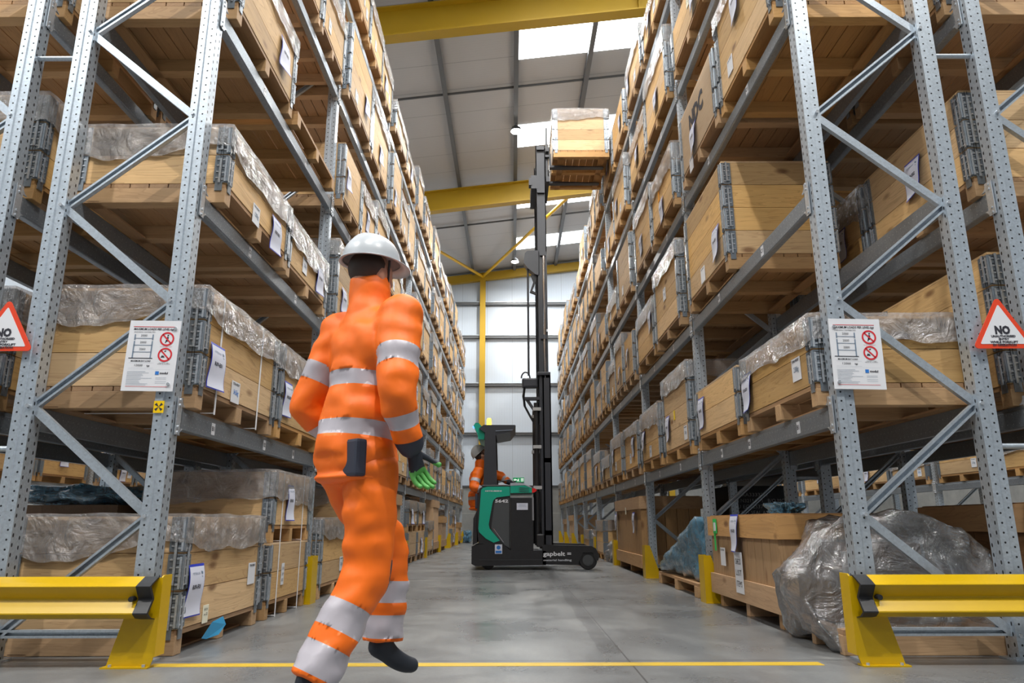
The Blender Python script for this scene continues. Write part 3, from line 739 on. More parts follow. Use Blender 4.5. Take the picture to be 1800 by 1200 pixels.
slatted(-2.24, 19.7, .001, .84, 1.1, .85, 'pale nailed crate beside a yellow protector at the far left', face=1)
slatted(2.2, 22.6, .001, .8, 1.6, .9, 'small pale nailed crate behind the reach truck mast', [])
slatted(2.2, 25.4, .001, .8, 1.4, .8, 'last nailed crate before the far wall under right rack', [])
slatted(-2.24, 25.6, .001, .84, 1.2, .7, 'last nailed crate before the far wall under left rack', face=1)
# crates stacked along the left floor, seen past the walking person
gi = 0
for y, ns in ((7.58,(3,)), (8.85,(2,2)), (13.35,(2,2)), (14.62,(2,2)), (16.25,(3,)), (22.6,(2,2))):
    z = .001
    for j, n in enumerate(ns):
        rnd = random.Random(y*10+j)
        gcrate(xl, y, z, PI, n, '%s floor crate, %s stack from near end, left rack' % ('lower' if j == 0 and len(ns) > 1 else ('upper' if j else 'single'), ORD[gi+2]), wrap=(1 if j == len(ns)-1 else 0), lid=(j < len(ns)-1), detail=(y<9), labels=rand_labels(n, rnd, False), scale=(1,.95,1))
        z += PH+n*CH+.014
    gi += 1
gi = 0
for y, ns in ((14.6,(3,)), (17.2,(2,))):
    gcrate(xr, y, .001, 0, ns[0], 'single floor crate, %s under right rack beyond the tall nailed crate' % ORD[gi], wrap=2, detail=False); gi += 1

def drape(name, c, s, seed, mat, amp=.16, freq=2.2, flat=True, pts=()):
    bm = bmesh.new(); bmesh.ops.create_icosphere(bm, subdivisions=6, radius=1)
    for v in bm.verts:
        n = v.co.normalized(); p = n.copy()
        m = max(abs(n.x)**1, abs(n.y), abs(n.z)); p = n.lerp(n/m, .55)
        q = Vector((n.x*freq+seed, n.y*freq, n.z*freq*.6))
        r = 1 + amp*noise.noise(q) - amp*.9*abs(noise.noise(Vector((math.atan2(n.y,n.x)*4+seed, n.z*1.0, seed)))) - .05*abs(noise.noise(q*4))
        for d, a in pts:
            dv = Vector(d).normalized(); k = max(0, n.dot(dv)); r += a*k**14
        p *= r
        z = p.z*s[2]
        v.co = Vector((c[0]+p.x*s[0]*(1+.15*max(0,-n.z)), c[1]+p.y*s[1], max(.004, c[2]+z)))
    return MB().bm(bm, 0, None, True).mesh(name, [mat])
def hullsheet(name, pts, seed, mat, disp=.03, cuts=4):
    bm = bmesh.new(); vs = [bm.verts.new(p) for p in pts]
    r_ = bmesh.ops.convex_hull(bm, input=vs)
    bmesh.ops.delete(bm, geom=[e for e in r_['geom_interior'] if isinstance(e, bmesh.types.BMVert)], context='VERTS')
    for k in range(cuts): bmesh.ops.subdivide_edges(bm, edges=bm.edges[:], cuts=1, use_grid_fill=True, smooth=0)
    bmesh.ops.smooth_vert(bm, verts=bm.verts[:], factor=.25, use_axis_x=True, use_axis_y=True, use_axis_z=True)
    bm.normal_update()
    for v in bm.verts:
        q = v.co*2.6 + Vector((seed, seed*.7, 0))
        f1 = 1-abs(noise.noise(q))*2.2; f2 = 1-abs(noise.noise(q*2.3+Vector((5,1,2))))*2.2
        v.co = v.co + v.normal*(disp*(f1*.9+f2*.5-.7)); v.co.z = max(.006, v.co.z)
    return MB().bm(bm, 0, None, True).mesh(name, [mat])
t = thing('polythene_bundle', 'large heap of clear grey polythene over goods behind the right guard rail', 'wrapped goods', (0,0,0))
link('polythene_sheet', hullsheet('polythene_sheet', [(1.50,4.25,.42),(1.62,4.1,.16),(1.74,4.08,.02),(1.98,4.08,.01),(2.6,4.15,.03),(2.72,4.2,.40),(2.66,4.3,.62),(2.30,4.25,.73),(1.92,4.2,.72),(1.78,4.3,.62),
     (2.6,4.78,.60),(1.9,4.78,.68),(1.68,4.78,.35),(1.72,4.78,.03),(2.7,4.78,.03)], 3, FILMG, .05), t)
mb = MB().box((1.80,4.26,.14),(2.50,4.75,.42)).box((1.95,4.30,.42),(2.35,4.70,.56)); mb.build('wrapped_box', BRN, t)
MB().box((1.86,4.225,.30),(2.04,4.24,.52)).build('paper_note', WHITE, t)
tag(link('wooden_pallet', PALLET, None, (2.22,4.44,.001), (0,0,.0), (1,.62,1)), 'worn pallet under the grey polythene heap', 'pallet')
tag(link('wooden_pallet', PALLET, None, (2.2,7.95,.001), (0,0,0), (1,1.45,1)), 'pallet under the blue polythene behind the yellow protector', 'pallet')
t = thing('blue_polythene_bundle', 'goods under blue polythene on a pallet between two yellow protectors', 'wrapped goods', (0,0,0))
link('polythene_sheet', hullsheet('polythene_sheet', [(1.76,7.05,.72),(1.80,7.05,.14),(1.72,8.9,.17),(1.75,8.3,.30),(1.95,8.2,.60),(1.98,7.5,.55),(2.5,7.1,.68),(2.5,8.85,.55),(2.5,8.9,.15),(2.5,7.05,.15)], 9, FILMB, .06), t)
MB().box((1.98,7.3,.14),(2.4,8.6,.42)).build('wrapped_box', BRN, t)
tag(link('grey_sheet_heap', drape('grey_sheet_heap', (2.02,13.45,.16), (.30,.38,.18), 14, FILMG, .4, 3.0)), 'crumpled grey sheeting on the floor just past the tall nailed crate', 'plastic sheet')
tag(link('blue_plastic_bag', drape('blue_plastic_bag', (-1.62,26.65,.22), (.14,.28,.2), 21, FILMB, .4, 3.0)), 'blue plastic bag on the floor at the far end of left rack', 'plastic bag')
tag(link('blue_sheet', drape('blue_sheet', (-3.4,6.1,.90), (.46,.56,.08), 25, FILMB, .4, 3.0)), 'dark blue sheet over goods behind the left floor crates', 'plastic sheet')
tag(MB().box((-3.85,5.5,.001),(-2.95,6.72,.82)).build('brown_crate', BRN), 'dark brown crate under the blue sheet behind the left floor crates', 'crate')
sh = drape('blue_scrap', (1.98,5.35,.765), (.10,.16,.05), 31, FILMB, .6, 3)
tag(link('blue_scrap', sh), 'scrap of light blue film lying on the green-tagged nailed crate', 'plastic sheet')
# black crate with stencilled text behind the right rack
t = thing('black_crate', 'black crate with rows of white stencilled text behind green-tagged crate', 'crate', (3.36, 10.4, .001))
BLKC = plain('black_crate_paint', (.008,.008,.010), .6)
MB().box((-.43,-.5,.12),(.43,.5,1.16)).build('box', BLKC, t)
for k in (-1,0,1): MB().box((.35*k-.05,-.5,0),(.35*k+.05,.5,.12)).build('foot', BRN, t)
mb = MB(); 
for i, s in enumerate(('P/N RA33333-1', 'S/N N321513-1   B/O MCA', 'C/U EG22S37    L/T 3501', 'KIT-1 SEAL ASSEMBLY', 'CTOOL X        PK TURN KITS')):
    vs, fs = textmesh(s, .066, align='LEFT', width=(.48,.76,.76,.62,.78)[i]); mx = Matrix.Translation((-.41+.08*(i==3),-.504,1.02-i*.078)) @ Matrix.Rotation(PI/2, 4, 'X'); mb.add([mx @ v for v in vs], fs)
mb.build('stencil_lettering', plain('stencil_grey', (.32,.32,.32), .7), t)
t = slatted(3.35, 4.75, .001, .8, 1.1, .78, 'brown nailed crate with cream number card, behind the outer right post', [], name='brown_crate')
for c in t.children:
    for i in range(len(c.data.materials)): c.data.materials[i] = BRN if i == 0 and not c.name.startswith('rim') else c.data.materials[i]
q = small_mesh(CREAM,.14,.09,'Q35'); o = link('paper_label', q, t, (-.25,-.605 if False else -.60,.70), (0,0,PI/2), label='cream card reading Q35')
for i,(x,y,z) in enumerate(((5.0,12.5,.001),(6.2,13.5,.001),(5.3,16.0,.001))):
    pass
# loose pallets under the distant racks
gi = 0
for sgn in (1,-1):
    for y in (8.29, 11.19, 14.09, 16.99):
        for j in range(3 if y < 11 else 2):
            tag(link('wooden_pallet', PALLET, None, (sgn*7.85, y, .001+j*.127), (0,0,.03*j)), '%s pallet of the %s stack under the distant %s rack' % (('bottom','middle','top')[j] if y < 11 else ('bottom','top')[j], ORD[gi%4], 'right' if sgn>0 else 'left'), 'pallet', 'loose pallets under distant racks')
        gi += 1
YB2 = plain('yellow_bin', (.75,.62,.02), .5)
tag(MB().bevbox((7.55,7.95,.383),(8.15,8.55,.95),.03).build('yellow_bin', YB2), 'yellow plastic bin on pallets under the distant right rack', 'bin')

# strapping debris on the left lowest shelf is skipped; yellow post protectors
def protector(x, y, sgn, label):
    t = thing('post_protector', label, 'post protector', (x, y, 0), 0, 'yellow post protectors along the aisle')
    MB().box((-.035,-.09,0),(-.030,.09,.40)).box((.0,-.0,0),(.0,.0,0)).build('face_plate', YEL, t, scale=(sgn,1,1))
    mb = MB()
    for yy in (-.09,.085): mb.prism([(-.03,0),(.13,0),(.13,.1),(.03,.40),(-.03,.40)], 'y', yy, yy+.005)
    mb.build('side_plate', YEL, t, scale=(sgn,1,1)); MB().box((-.03,-.10,0),(.12,.085,.006)).build('foot_plate', YEL, t, scale=(sgn,1,1))
for side, sname in ((1,'right'), (-1,'left')):
    for i in range(1, 9):
        protector((XR if side>0 else XL)-side*.115, Y0+i*BAY-.16, side, 'yellow steel post protector at %s post from near end, %s rack' % (ORD[i], sname))

# ------------------------------------------------------------------ guard rails at the rack ends
def guard(side, label):
    s = side; xi = 1.69 if s > 0 else -1.76
    t = thing('guard_rail', label, 'guard rail', (xi, 3.72, 0), 0, 'yellow rack-end guard rails')
    # W-beam profile in (y,z)
    pr = [(.055,.425),(.0,.40),(-.028,.385),(-.028,.382),(.012,.325),(.012,.318),(-.03,.262),(-.03,.256),(.0,.235),(.05,.225)]
    th = [(y+.004, z) for y, z in reversed(pr)]
    a, b = (.045, 3.6)
    MB().prism(pr+th, 'x', s*a, s*b, 0).build('w_beam', YEL, t)
    mb = MB(); pr2 = [(y-.006, z) for y, z in pr]; th2 = [(y+.012, z) for y, z in reversed(pr)]
    mb.prism(pr2+th2, 'x', s*(a-.035), s*(a+.035), 0)
    mb.build('end_cap', BLK, t)
    MB().tube([(s*.10,-.028,.325),(s*.10,.03,.325)], .013, 10).build('bolt', BLK, t)
    mb = MB()
    mb.prism([(.02,.0),(.245,.0),(.13,.24),(.13,.40),(.02,.41)], 'y', .055, .062)   # front gusset in (x,z)
    mb2 = MB(); mb2.prism([(s*x, z) for x, z in [(.012,.006),(.225,.006),(.155,.26),(.07,.30),(.07,.415),(.0,.42),(.0,.04)]], 'y', .055, .063)
    mb2.build('gusset', YEL, t)
    mb3 = MB(); mb3.prism([(.055,.05),(.155,.05),(.155,.43),(.07,.43),(.055,.42)], 'x', -s*.008, -s*.0002) # side plate facing aisle
    mb3.build('post_plate', YEL, t)
    MB().box((min(s*.01,s*.24),.03,0),(max(s*.01,s*.24),.10,.007)).tube([(s*.035,.043,.006),(s*.035,.043,.018)], .009, 6, 1).tube([(s*.20,.043,.006),(s*.20,.043,.018)], .009, 6, 1).build('foot_plate', [YEL, GS], t)
    # far foot out of frame
    MB().box((min(s*3.4,s*3.41),.05,0),(max(s*3.4,s*3.41),.19,.42)).build('post_plate', YEL, t)
    return t
guard(1, 'yellow W-beam guard rail across the end of the right rack')
guard(-1, 'yellow W-beam guard rail across the end of the left rack, dented lower lip')
tag(MB().box((-1.80,3.80,0),(1.53,3.885,.0015)).build('floor_line', plain('line_paint', (.52,.34,.02), .5, var=.15, scale=12)), 'yellow painted line across the mouth of the aisle floor', 'floor marking')

# ------------------------------------------------------------------ signs
def quadtext(mb, txt, size, x, z, y, m, align='CENTER', bold=0, width=None, shear=0):
    vs, fs = textmesh(txt, size, align=align, bold=bold, width=width, shear=shear)
    mx = Matrix.Translation((x, y, z)) @ Matrix.Rotation(PI/2, 4, 'X'); mb.add([mx @ v for v in vs], fs, m)
def ring(mb, cx, cz, r0, r1, y, m, n=28):
    vs = []
    for i in range(n):
        a = 2*PI*i/n; vs += [(cx+math.cos(a)*r0, y, cz+math.sin(a)*r0), (cx+math.cos(a)*r1, y, cz+math.sin(a)*r1)]
    mb.add(vs, [(2*i, 2*i+1, (2*i+3)%(2*n), (2*i+2)%(2*n)) for i in range(n)], m)
def load_sign(x, z, tilt, bx, label):
    t = thing('load_sign', label, 'sign', (x, 3.875, z), 0, 'load notices on the end posts', rot=(0, tilt, 0))
    w, h = .285, .40
    MB().box((-w/2,-.004,-h),(w/2,0,0)).build('sign_board', WHITE, t)
    mb = MB(); y = -.0055
    def bar(x0, z0, x1, z1, m): mb.add([(x0,y,z0),(x1,y,z0),(x1,y,z1),(x0,y,z1)], [(0,1,2,3)], m)
    bar(-.12,-.037,.11,-.034,1); bar(-.12,-.376,.11,-.374,1)
    quadtext(mb, 'MAXIMUM LOADS PER LEVEL-kgs', .017, -.005, -.055, y, 0, bold=.0004, width=.225, shear=.2)
    quadtext(mb, 'UNIFORMLY DISTRIBUTED', .010, -.055, -.070, y, 0, width=.12, shear=.2)
    for i, zz in enumerate((-.092,-.131,-.170)): quadtext(mb, '2000', .017, -.055, zz, y-.0005, 0, width=.035); bar(-.105,zz-.012,-.005,zz-.009,2)
    for xx in (-.108,-.008): bar(xx,-.112,xx+.007,-.08,2); bar(xx,-.215,xx+.007,-.118,2)
    bar(-.125,-.218,.008,-.214,0)
    quadtext(mb, 'MAXIMUM BAY LOAD', .013, -.055, -.236, y, 0, bold=.0003, width=.11, shear=.2); quadtext(mb, '12000', .017, -.065, -.262, y, 0, width=.045); quadtext(mb, 'kgs', .013, -.01, -.262, y, 0, bold=.0003)
    for a in ((-.12,-.243,.02,-.2424),(-.12,-.272,.02,-.2714),(-.12,-.28,.12,-.2796)): bar(*a, 2)
    for cz in (-.105,-.195):
        ring(mb, .075, cz, .031, .040, y, 1)
        mb.add([(.048,y,cz+.022),(.053,y,cz+.028),(.102,y,cz-.022),(.097,y,cz-.028)], [(0,1,2,3)], 1)
    # climbing figure / falling goods pictograms
    mb.add([(.07,y+.001,-.12),(.08,y+.001,-.12),(.084,y+.001,-.095),(.074,y+.001,-.09)], [(0,1,2,3)], 0); ring(mb, .079,-.085,0,.005,y+.001,0,8)
    mb.add([(.065,y+.001,-.128),(.071,y+.001,-.128),(.076,y+.001,-.113),(.070,y+.001,-.11)], [(0,1,2,3)], 0)
    mb.add([(.052,y+.001,-.212),(.075,y+.001,-.212),(.07,y+.001,-.202),(.058,y+.001,-.198)], [(0,1,2,3)], 0); mb.add([(.07,y+.001,-.18),(.08,y+.001,-.176),(.078,y+.001,-.17),(.068,y+.001,-.174)], [(0,1,2,3)], 0)
    quadtext(mb, 'DO NOT CLIMB RACKS', .007, .075, -.152, y, 1, width=.065); quadtext(mb, 'FOR SAFETY\'S SAKE\nREPORT ALL ACCIDENTS', .007, .075, -.244, y, 0, width=.07)
    for i in range(11): bar(-.12, -.292-.0075*i, (-.02,.0,-.035,-.03,-.04,.02,-.04,-.05,-.045,.0,-.01)[i], -.2905-.0075*i, 2)
    bar(.035,-.308,.055,-.289,3); quadtext(mb, 'modul', .016, .083, -.304, y, 0, bold=.0006, width=.045)
    for zz in (-.325,-.333,-.346,-.356): bar(.04,zz,.10,zz+.0012,2)
    mb.build('sign_print', [INK, REDI, INKG, LOGO], t)
    MB().tube([(bx,-.012,-.045),(bx,0,-.045)], .009, 8).build('screw', GS, t)
    MB().tube([(bx,-.012,-h+.04),(bx,0,-h+.04)], .009, 8).build('screw', GS, t)
load_sign(-1.995, 1.785, math.radians(1), .115, 'white maximum-load notice screwed to the left rack end post')
load_sign(1.915, 1.785, math.radians(1), -.115, 'white maximum-load notice screwed to the right rack end post')
def tri_sign(x, z, label):
    t = thing('warning_sign', label, 'sign', (x, 3.865, z), 0, 'triangular no-entry signs')
    def tri(r, n=6):
        out = []
        for k in range(3):
            a = PI/2 + k*2*PI/3; c = Vector((math.cos(a)*(.185-r), math.sin(a)*(.185-r)))
            for j in range(n): b = a - PI/3 + (2*PI/3)*j/(n-1); out.append((c.x+math.cos(b)*r, c.y+math.sin(b)*r))
        return out
    MB().prism(tri(.018), 'y', -.004, 0).build('sign_board', REDO, t)
    MB().prism([(a*.80, b*.80) for a, b in tri(.006)], 'y', -.0055, -.004).build('sign_face', WHITE, t)
    mb = MB(); quadtext(mb, 'NO', .062, 0, -.018, -.007, 0, bold=.0035, width=.085)
    for i, (s, w) in enumerate((('UNAUTHORISED',.135),('ENTRY',.058),('WHILE FORKLIFT',.155),('IN OPERATION',.13))): quadtext(mb, s, .0165, 0, -.038-.0165*i, -.007, 0, bold=.0008, width=w)
    mb.build('sign_print', INK, t)
tri_sign(2.73, 1.712, 'red triangular NO unauthorised entry sign on the outer right post')
tri_sign(-2.83, 1.712, 'red triangular NO unauthorised entry sign on the outer left post')
t = thing('hazard_sticker', 'small yellow sticker with black fan symbol under the left load notice', 'sticker', (-1.93, 3.885, 1.30))
MB().box((-.028,-.002,-.033),(.028,0,.033)).build('backing', plain('hazard_yellow', (.85,.55,.0), .4), t)
mb = MB()
for k in range(4):
    a = PI/4 + k*PI/2; mb.add([(0,-.003,0),(math.cos(a-.3)*.026,-.003,math.sin(a-.3)*.026),(math.cos(a+.3)*.026,-.003,math.sin(a+.3)*.026)], [(0,1,2)])
mb.build('symbol', INK, t)
#PART2
# ------------------------------------------------------------------ reach truck
TY = 11.2; TW = 1.25; TC = TY+TW/2
t = thing('reach_truck', 'green and black reach truck across the aisle with its mast raised', 'forklift truck', (0, TC, 0))
def tp(name, mb, mats, **k): return mb.build(name, mats, t, **k)
h0, h1 = -TW/2, TW/2
mb = MB().prism([(-.615,.09),(-.615,.34),(-.56,.365),(-.18,.405),(-.03,.285),(.50,.275),(.50,.07),(-.56,.06)], 'y', h0, h1); tp('chassis', mb, BODY)
mb = MB().box((-.62,h0+.03,.20),(-.605,h1-.03,.215)).box((-.5,h0-.004,.145),(.45,h0,.15)); tp('bumper_seam', mb, DGREY)
for a, b in ((h0, h0+.15), (h1-.15, h1)):
    o = tp('support_leg', MB().prism([(.45,.08),(.45,.365),(1.18,.345),(1.25,.31),(1.30,.20),(1.28,.13),(1.24,.13),(1.20,.25),(1.06,.25),(1.0,.13),(.98,.07)], 'y', a, b), BODY)
for a, b in ((h0+.015, h0+.125), (h1-.125, h1-.015)):
    w = tp('load_wheel', MB().tube([(1.13,a,.137),(1.13,a+.01,.137),(1.13,b-.01,.137),(1.13,b,.137)], [.125,.136,.136,.125], 32), BLK)
    hb = MB().tube([(1.13,a-.006,.137),(1.13,b+.006,.137)], .08, 24)
    for k in range(6): hb.tube([(1.13+math.cos(k*PI/3)*.055,a-.012,.137+math.sin(k*PI/3)*.055),(1.13+math.cos(k*PI/3)*.055,a,.137+math.sin(k*PI/3)*.055)], .008, 6)
    hb.build('wheel_hub', DGREY, w)
tp('drive_wheel', MB().tube([(-.37,h0+.12,.10),(-.37,h0+.22,.10)], .10, 24), BLK)
mb = MB().prism([(-.51,.38),(-.535,.62),(-.54,1.0),(-.50,1.20),(-.42,1.235),(-.035,1.235),(-.035,.30),(-.15,.38)], 'y', h0+.004, h1-.004); tp('body', mb, BODY)
tp('rear_cover', MB().prism([(-.60,.36),(-.595,.75),(-.545,.86),(-.535,.40)], 'y', h0+.03, h1-.03), BODY)
tp('entry_step', MB().bevbox((-.57,h0+.01,.9),(-.53,h0+.12,1.12), .01), NAVY)
for yy in ((h0-.006, h0+.004), (h1-.004, h1+.006)):
    tp('green_panel', MB().prism([(-.48,1.17),(-.45,1.205),(-.38,1.222),(-.038,1.222),(-.038,1.085),(-.24,1.06),(-.29,1.02),(-.305,.97),(-.36,.66),(-.345,.60),(-.19,.425),(-.285,.395),(-.40,.455),(-.505,.55),(-.515,.60)], 'y', *yy), TEAL)
    tp('side_recess', MB().prism([(-.27,1.0),(-.05,1.05),(-.05,.32),(-.12,.36),(-.30,.56),(-.32,.62)], 'y', yy[0]+.002, yy[1]-.002), DGREY)
mb = MB().box((-.28,h0-.001,.735),(-.06,h0,.74)).prism([(-.29,.60),(-.28,.60),(-.13,.40),(-.14,.40)], 'y', h0-.008, h0); tp('panel_line', mb, CHR)
tp('battery_cover', MB().bevbox((-.03,h0,.275),(.315,h1,1.065), .012), BODY)
tp('battery_trim', MB().box((.30,h0-.004,.72),(.325,h0+.05,1.06)), plain('dull_grey', (.22,.22,.24), .5))
tp('spec_plate', MB().box((.065,h0-.003,.875),(.235,h0,.975)).box((.10,h0-.004,.945),(.20,h0-.003,.95),1).box((.09,h0-.004,.925),(.21,h0-.003,.928),1), [PAPER, INKG])
tp('deck_trim', MB().bevbox((-.47,h0-.005,1.225),(-.035,h1,1.25), .01), DGREY)
mb = MB().prism([(-.03,1.125),(-.03,1.235),(.19,1.24),(.30,1.20),(.325,1.13)], 'y', h0, h1); tp('hood', mb, TEAL)
tp('hood_top', MB().prism([(-.035,1.235),(-.03,1.275),(.10,1.28),(.26,1.235),(.32,1.19),(.19,1.243)], 'y', h0-.004, h1), plain('hood_grey', (.38,.40,.45), .3))
mb = MB()
for k in range(3): mb.prism([(.09,1.20-k*.026),(.12,1.208-k*.026),(.26,1.20-k*.026),(.26,1.193-k*.026),(.13,1.195-k*.026)], 'y', h0-.003, h0)
tp('vent_slots', mb, INK)
tp('tail_lamp', MB().prism([(.30,1.125),(.30,1.20),(.345,1.195),(.375,1.165),(.345,1.14)], 'y', h0-.004, h0+.10), REDL)
for a in (h0+.02, h1-.10):
    tp('guard_pillar', MB().prism([(-.445,1.24),(-.235,1.24),(-.262,2.07),(-.425,2.07)], 'y', a, a+.08), MASTM)
mb = MB().prism([(-.52,2.12),(-.45,2.175),(.04,2.172),(.055,2.16),(-.03,2.055),(-.25,2.015),(-.44,2.06)], 'y', h0+.03, h1-.03); tp('guard_roof', mb, MASTM)
tp('roof_trim', MB().prism([(-.26,2.085),(.02,2.10),(.0,2.085),(-.26,2.07)], 'y', h0+.02, h0+.03), CHR)
tp('rear_visor', MB().prism([(-.61,2.17),(-.58,2.215),(-.53,2.215),(-.43,2.10),(-.44,1.95),(-.53,1.96),(-.55,2.05)], 'y', h0+.08, h1-.08), TEAL)
tp('blue_spot_lamp', MB().tube([(-.625,h0+.2,2.155),(-.60,h0+.2,2.165)], .02, 10), BLUEL)
b_ = tp('beacon_base', MB().tube([(-.37,h0+.25,2.17),(-.37,h0+.25,2.195)], .042, 16), BLK)
MB().tube([(-.37,h0+.25,2.195),(-.37,h0+.25,2.22),(-.37,h0+.25,2.28),(-.37,h0+.25,2.305),(-.37,h0+.25,2.312)], [.037,.039,.036,.028,.01], 18).build('beacon_lens', AMB, b_)
# mast: two rails per stage, seen from the side
for yy in (h0+.16, h1-.26):
    tp('outer_mast_rail', MB().box((.49,yy,.33),(.62,yy+.012,3.02)).box((.49,yy,.33),(.51,yy+.09,3.02)).box((.60,yy,.33),(.62,yy+.09,3.02)), MASTM)
    tp('middle_mast_rail', MB().box((.45,yy+.02,.5),(.47,yy+.10,5.12)).box((.57,yy+.02,.5),(.59,yy+.10,5.12)).box((.47,yy+.04,.5),(.57,yy+.052,5.12)), MASTM)
    tp('inner_mast_rail', MB().box((.42,yy+.045,2.2),(.59,yy+.057,7.12)).box((.42,yy+.045,2.2),(.435,yy+.11,7.12)).box((.575,yy+.045,2.2),(.59,yy+.11,7.12)), MASTM)
    tp('lift_cylinder', MB().tube([(.385,yy+.06,.35),(.385,yy+.06,2.55)], .04, 14), BODY)
    tp('piston_rod', MB().tube([(.535,yy-.0+.02,2.95),(.535,yy+.02,5.05)], .021, 12), CHR)
    for z in (1.19, 1.82, 2.42): tp('cylinder_clamp', MB().box((.33,yy+.0,z),(.46,yy+.11,z+.05)), plain('clamp_grey', (.42,.42,.42), .4))
for z, a, b in ((.5,.49,.62),(1.6,.49,.62),(2.95,.49,.62),(5.05,.45,.59),(3.6,.45,.59),(7.02,.42,.59),(6.2,.42,.59)):
    tp('cross_member', MB().box((a+.02,h0+.16,z),(b-.02,h1-.16,z+.07)), MASTM)
mb = MB().bevbox((.40,h0+.14,2.99),(.62,h0+.27,3.045), .01).bevbox((.16,h0+.20,2.80),(.42,h0+.34,2.96), .03); mb.tube([(.22+.07*math.cos(a),h0+.25,2.96+.10*math.sin(a)) for a in [k*PI/10 for k in range(11)]], .012, 8)
tp('hose_pulley_housing', mb, MASTM)
tp('hose_guide_rod', MB().tube([(.27,h0+.24,3.0),(.27,h0+.24,4.98)], .017, 8), MASTM)
tp('hose_bracket', MB().box((.20,h0+.2,2.60),(.48,h0+.3,2.645)).prism([(.20,2.62),(.26,2.62),(.46,2.30),(.42,2.30)], 'y', h0+.22, h0+.26), MASTM)
for k in range(3):
    tp('hydraulic_hose', MB().tube([(.19+.012*k,h0+.22+.02*k,2.82),(.17+.012*k,h0+.22+.02*k,2.66),(.19+.012*k,h0+.22+.02*k,2.50),(.28+.012*k,h0+.22+.02*k,2.33),(.38,h0+.22+.02*k,2.16),(.40,h0+.22+.02*k,1.95)], .009, 6), BLK)
tp('middle_crosshead', MB().prism([(.20,4.93),(.22,5.10),(.26,5.14),(.46,5.15),(.46,4.70),(.40,4.72),(.27,4.83)], 'y', h0+.18, h0+.36), MASTM)
tp('hose_hook', MB().prism([(.42,4.74),(.32,4.72),(.36,4.60),(.30,4.42),(.42,4.37),(.42,4.40),(.34,4.45),(.40,4.60)], 'y', h0+.22, h0+.27), BLK)
tp('mast_sticker', MB().box((.565,h0+.155,3.72),(.59,h0+.158,3.76)), WHITE)
tp('reach_carriage', MB().box((.34,h0+.20,6.30),(.46,h1-.20,6.55)).box((.30,h0+.19,6.36),(.36,h0+.33,6.50)).box((.60,h0+.18,6.42),(.655,h1-.18,6.52)).box((.60,h0+.18,7.0),(.655,h1-.18,7.08)).box((.59,h0+.2,6.9),(.66,h0+.26,6.94)).box((.60,h0+.25,6.45),(.635,h0+.33,7.5)).box((.60,h1-.33,6.45),(.635,h1-.25,7.5)), MASTM)
for yy in (h0+.27, h1-.37):
    tp('fork', MB().prism([(.66,7.0),(.695,7.0),(.70,6.775),(1.60,6.75),(1.62,6.742),(1.60,6.735),(.67,6.735)], 'y', yy, yy+.10), MASTM)
def trucktext(name, s, size, x, z, w, m, **k):
    mb = MB(); quadtext(mb, s, size, x, z, h0-.0085, 0, width=w, **k); tp(name, mb, m)
trucktext('fleet_number', '5642', .062, -.165, .985, .20, WHITE, bold=.002)
trucktext('maker_lettering', 'MITSUBISHI', .024, -.29, 1.148, .25, WHITE, bold=.001)
trucktext('hire_lettering', 'gapbelt =', .085, .67, .205, .42, WHITE, bold=.002)
trucktext('hire_lettering', 'material handling', .038, .67, .13, .42, plain('faded_white', (.5,.52,.56), .5), bold=.001)
tp('round_logo_sticker', (lambda m_: (m_.box((-.265,h0-.009,.235),(-.155,h0-.007,.37)), ring(m_, -.21, .325, .0, .03, h0-.0105, 1), m_.box((-.255,h0-.0105,.245),(-.165,h0-.009,.28),1), m_)[-1])(MB()), [PAPER, LOGO])
tp('seat_back', MB().bevbox((-.42,-.30,1.2),(-.30,.2,1.5), .03), BLK)
tp('grab_handle', MB().tube([(-.22,h0+.15,1.30),(-.05,h0+.15,1.33),(.05,h0+.15,1.28)], .012, 8), BLK)
tp('caster_guard', MB().bevbox((.36,h0+.02,.33),(.48,h0+.14,.52), .02), BODY)
crate(1.205, TC, 6.785, 0, 4, 'film-topped pine crate lifted high on the reach truck forks', None, 4, labels=[])

# ------------------------------------------------------------------ people
def skin(nodes, edges, sub=2):
    """nodes: (x,y,z,rx,ry)"""
    me = bpy.data.meshes.new('s'); me.from_pydata([n[:3] for n in nodes], edges, []); o = bpy.data.objects.new('s', me); COL.objects.link(o)
    m = o.modifiers.new('k', 'SKIN'); m.use_smooth_shade = True; m.branch_smoothing = .6
    sv = me.skin_vertices[0].data
    for i, n in enumerate(nodes): sv[i].radius = (n[3], n[4] if len(n) > 4 else n[3]); sv[i].use_root = (i == 0)
    if sub: s = o.modifiers.new('u', 'SUBSURF'); s.levels = sub; s.render_levels = sub
    bpy.context.view_layer.update()
    r = bpy.data.meshes.new_from_object(o.evaluated_get(bpy.context.evaluated_depsgraph_get()))
    bpy.data.objects.remove(o); return r
def voxel(mb, size, mats, smooth):
    me = mb.mesh('v', []); o = bpy.data.objects.new('v', me); COL.objects.link(o)
    m = o.modifiers.new('r', 'REMESH'); m.mode = 'VOXEL'; m.voxel_size = size; m.use_smooth_shade = True
    q = o.modifiers.new('s', 'SMOOTH'); q.factor = .5; q.iterations = smooth
    bpy.context.view_layer.update()
    r = bpy.data.meshes.new_from_object(o.evaluated_get(bpy.context.evaluated_depsgraph_get())); bpy.data.objects.remove(o)
    r.materials.clear()
    for k in mats: r.materials.append(k)
    return r
def merge(meshes, mats):
    mb = MB()
    for me, mi in meshes:
        if isinstance(me, MB):
            o = len(mb.v); mb.v += me.v; mb.f += [[i+o for i in f_] for f_ in me.f]; mb.m += [mi]*len(me.f); mb.sm += me.sm
        else: mb.add([v.co.copy() for v in me.vertices], [tuple(p.vertices) for p in me.polygons], mi, True)
    return mb
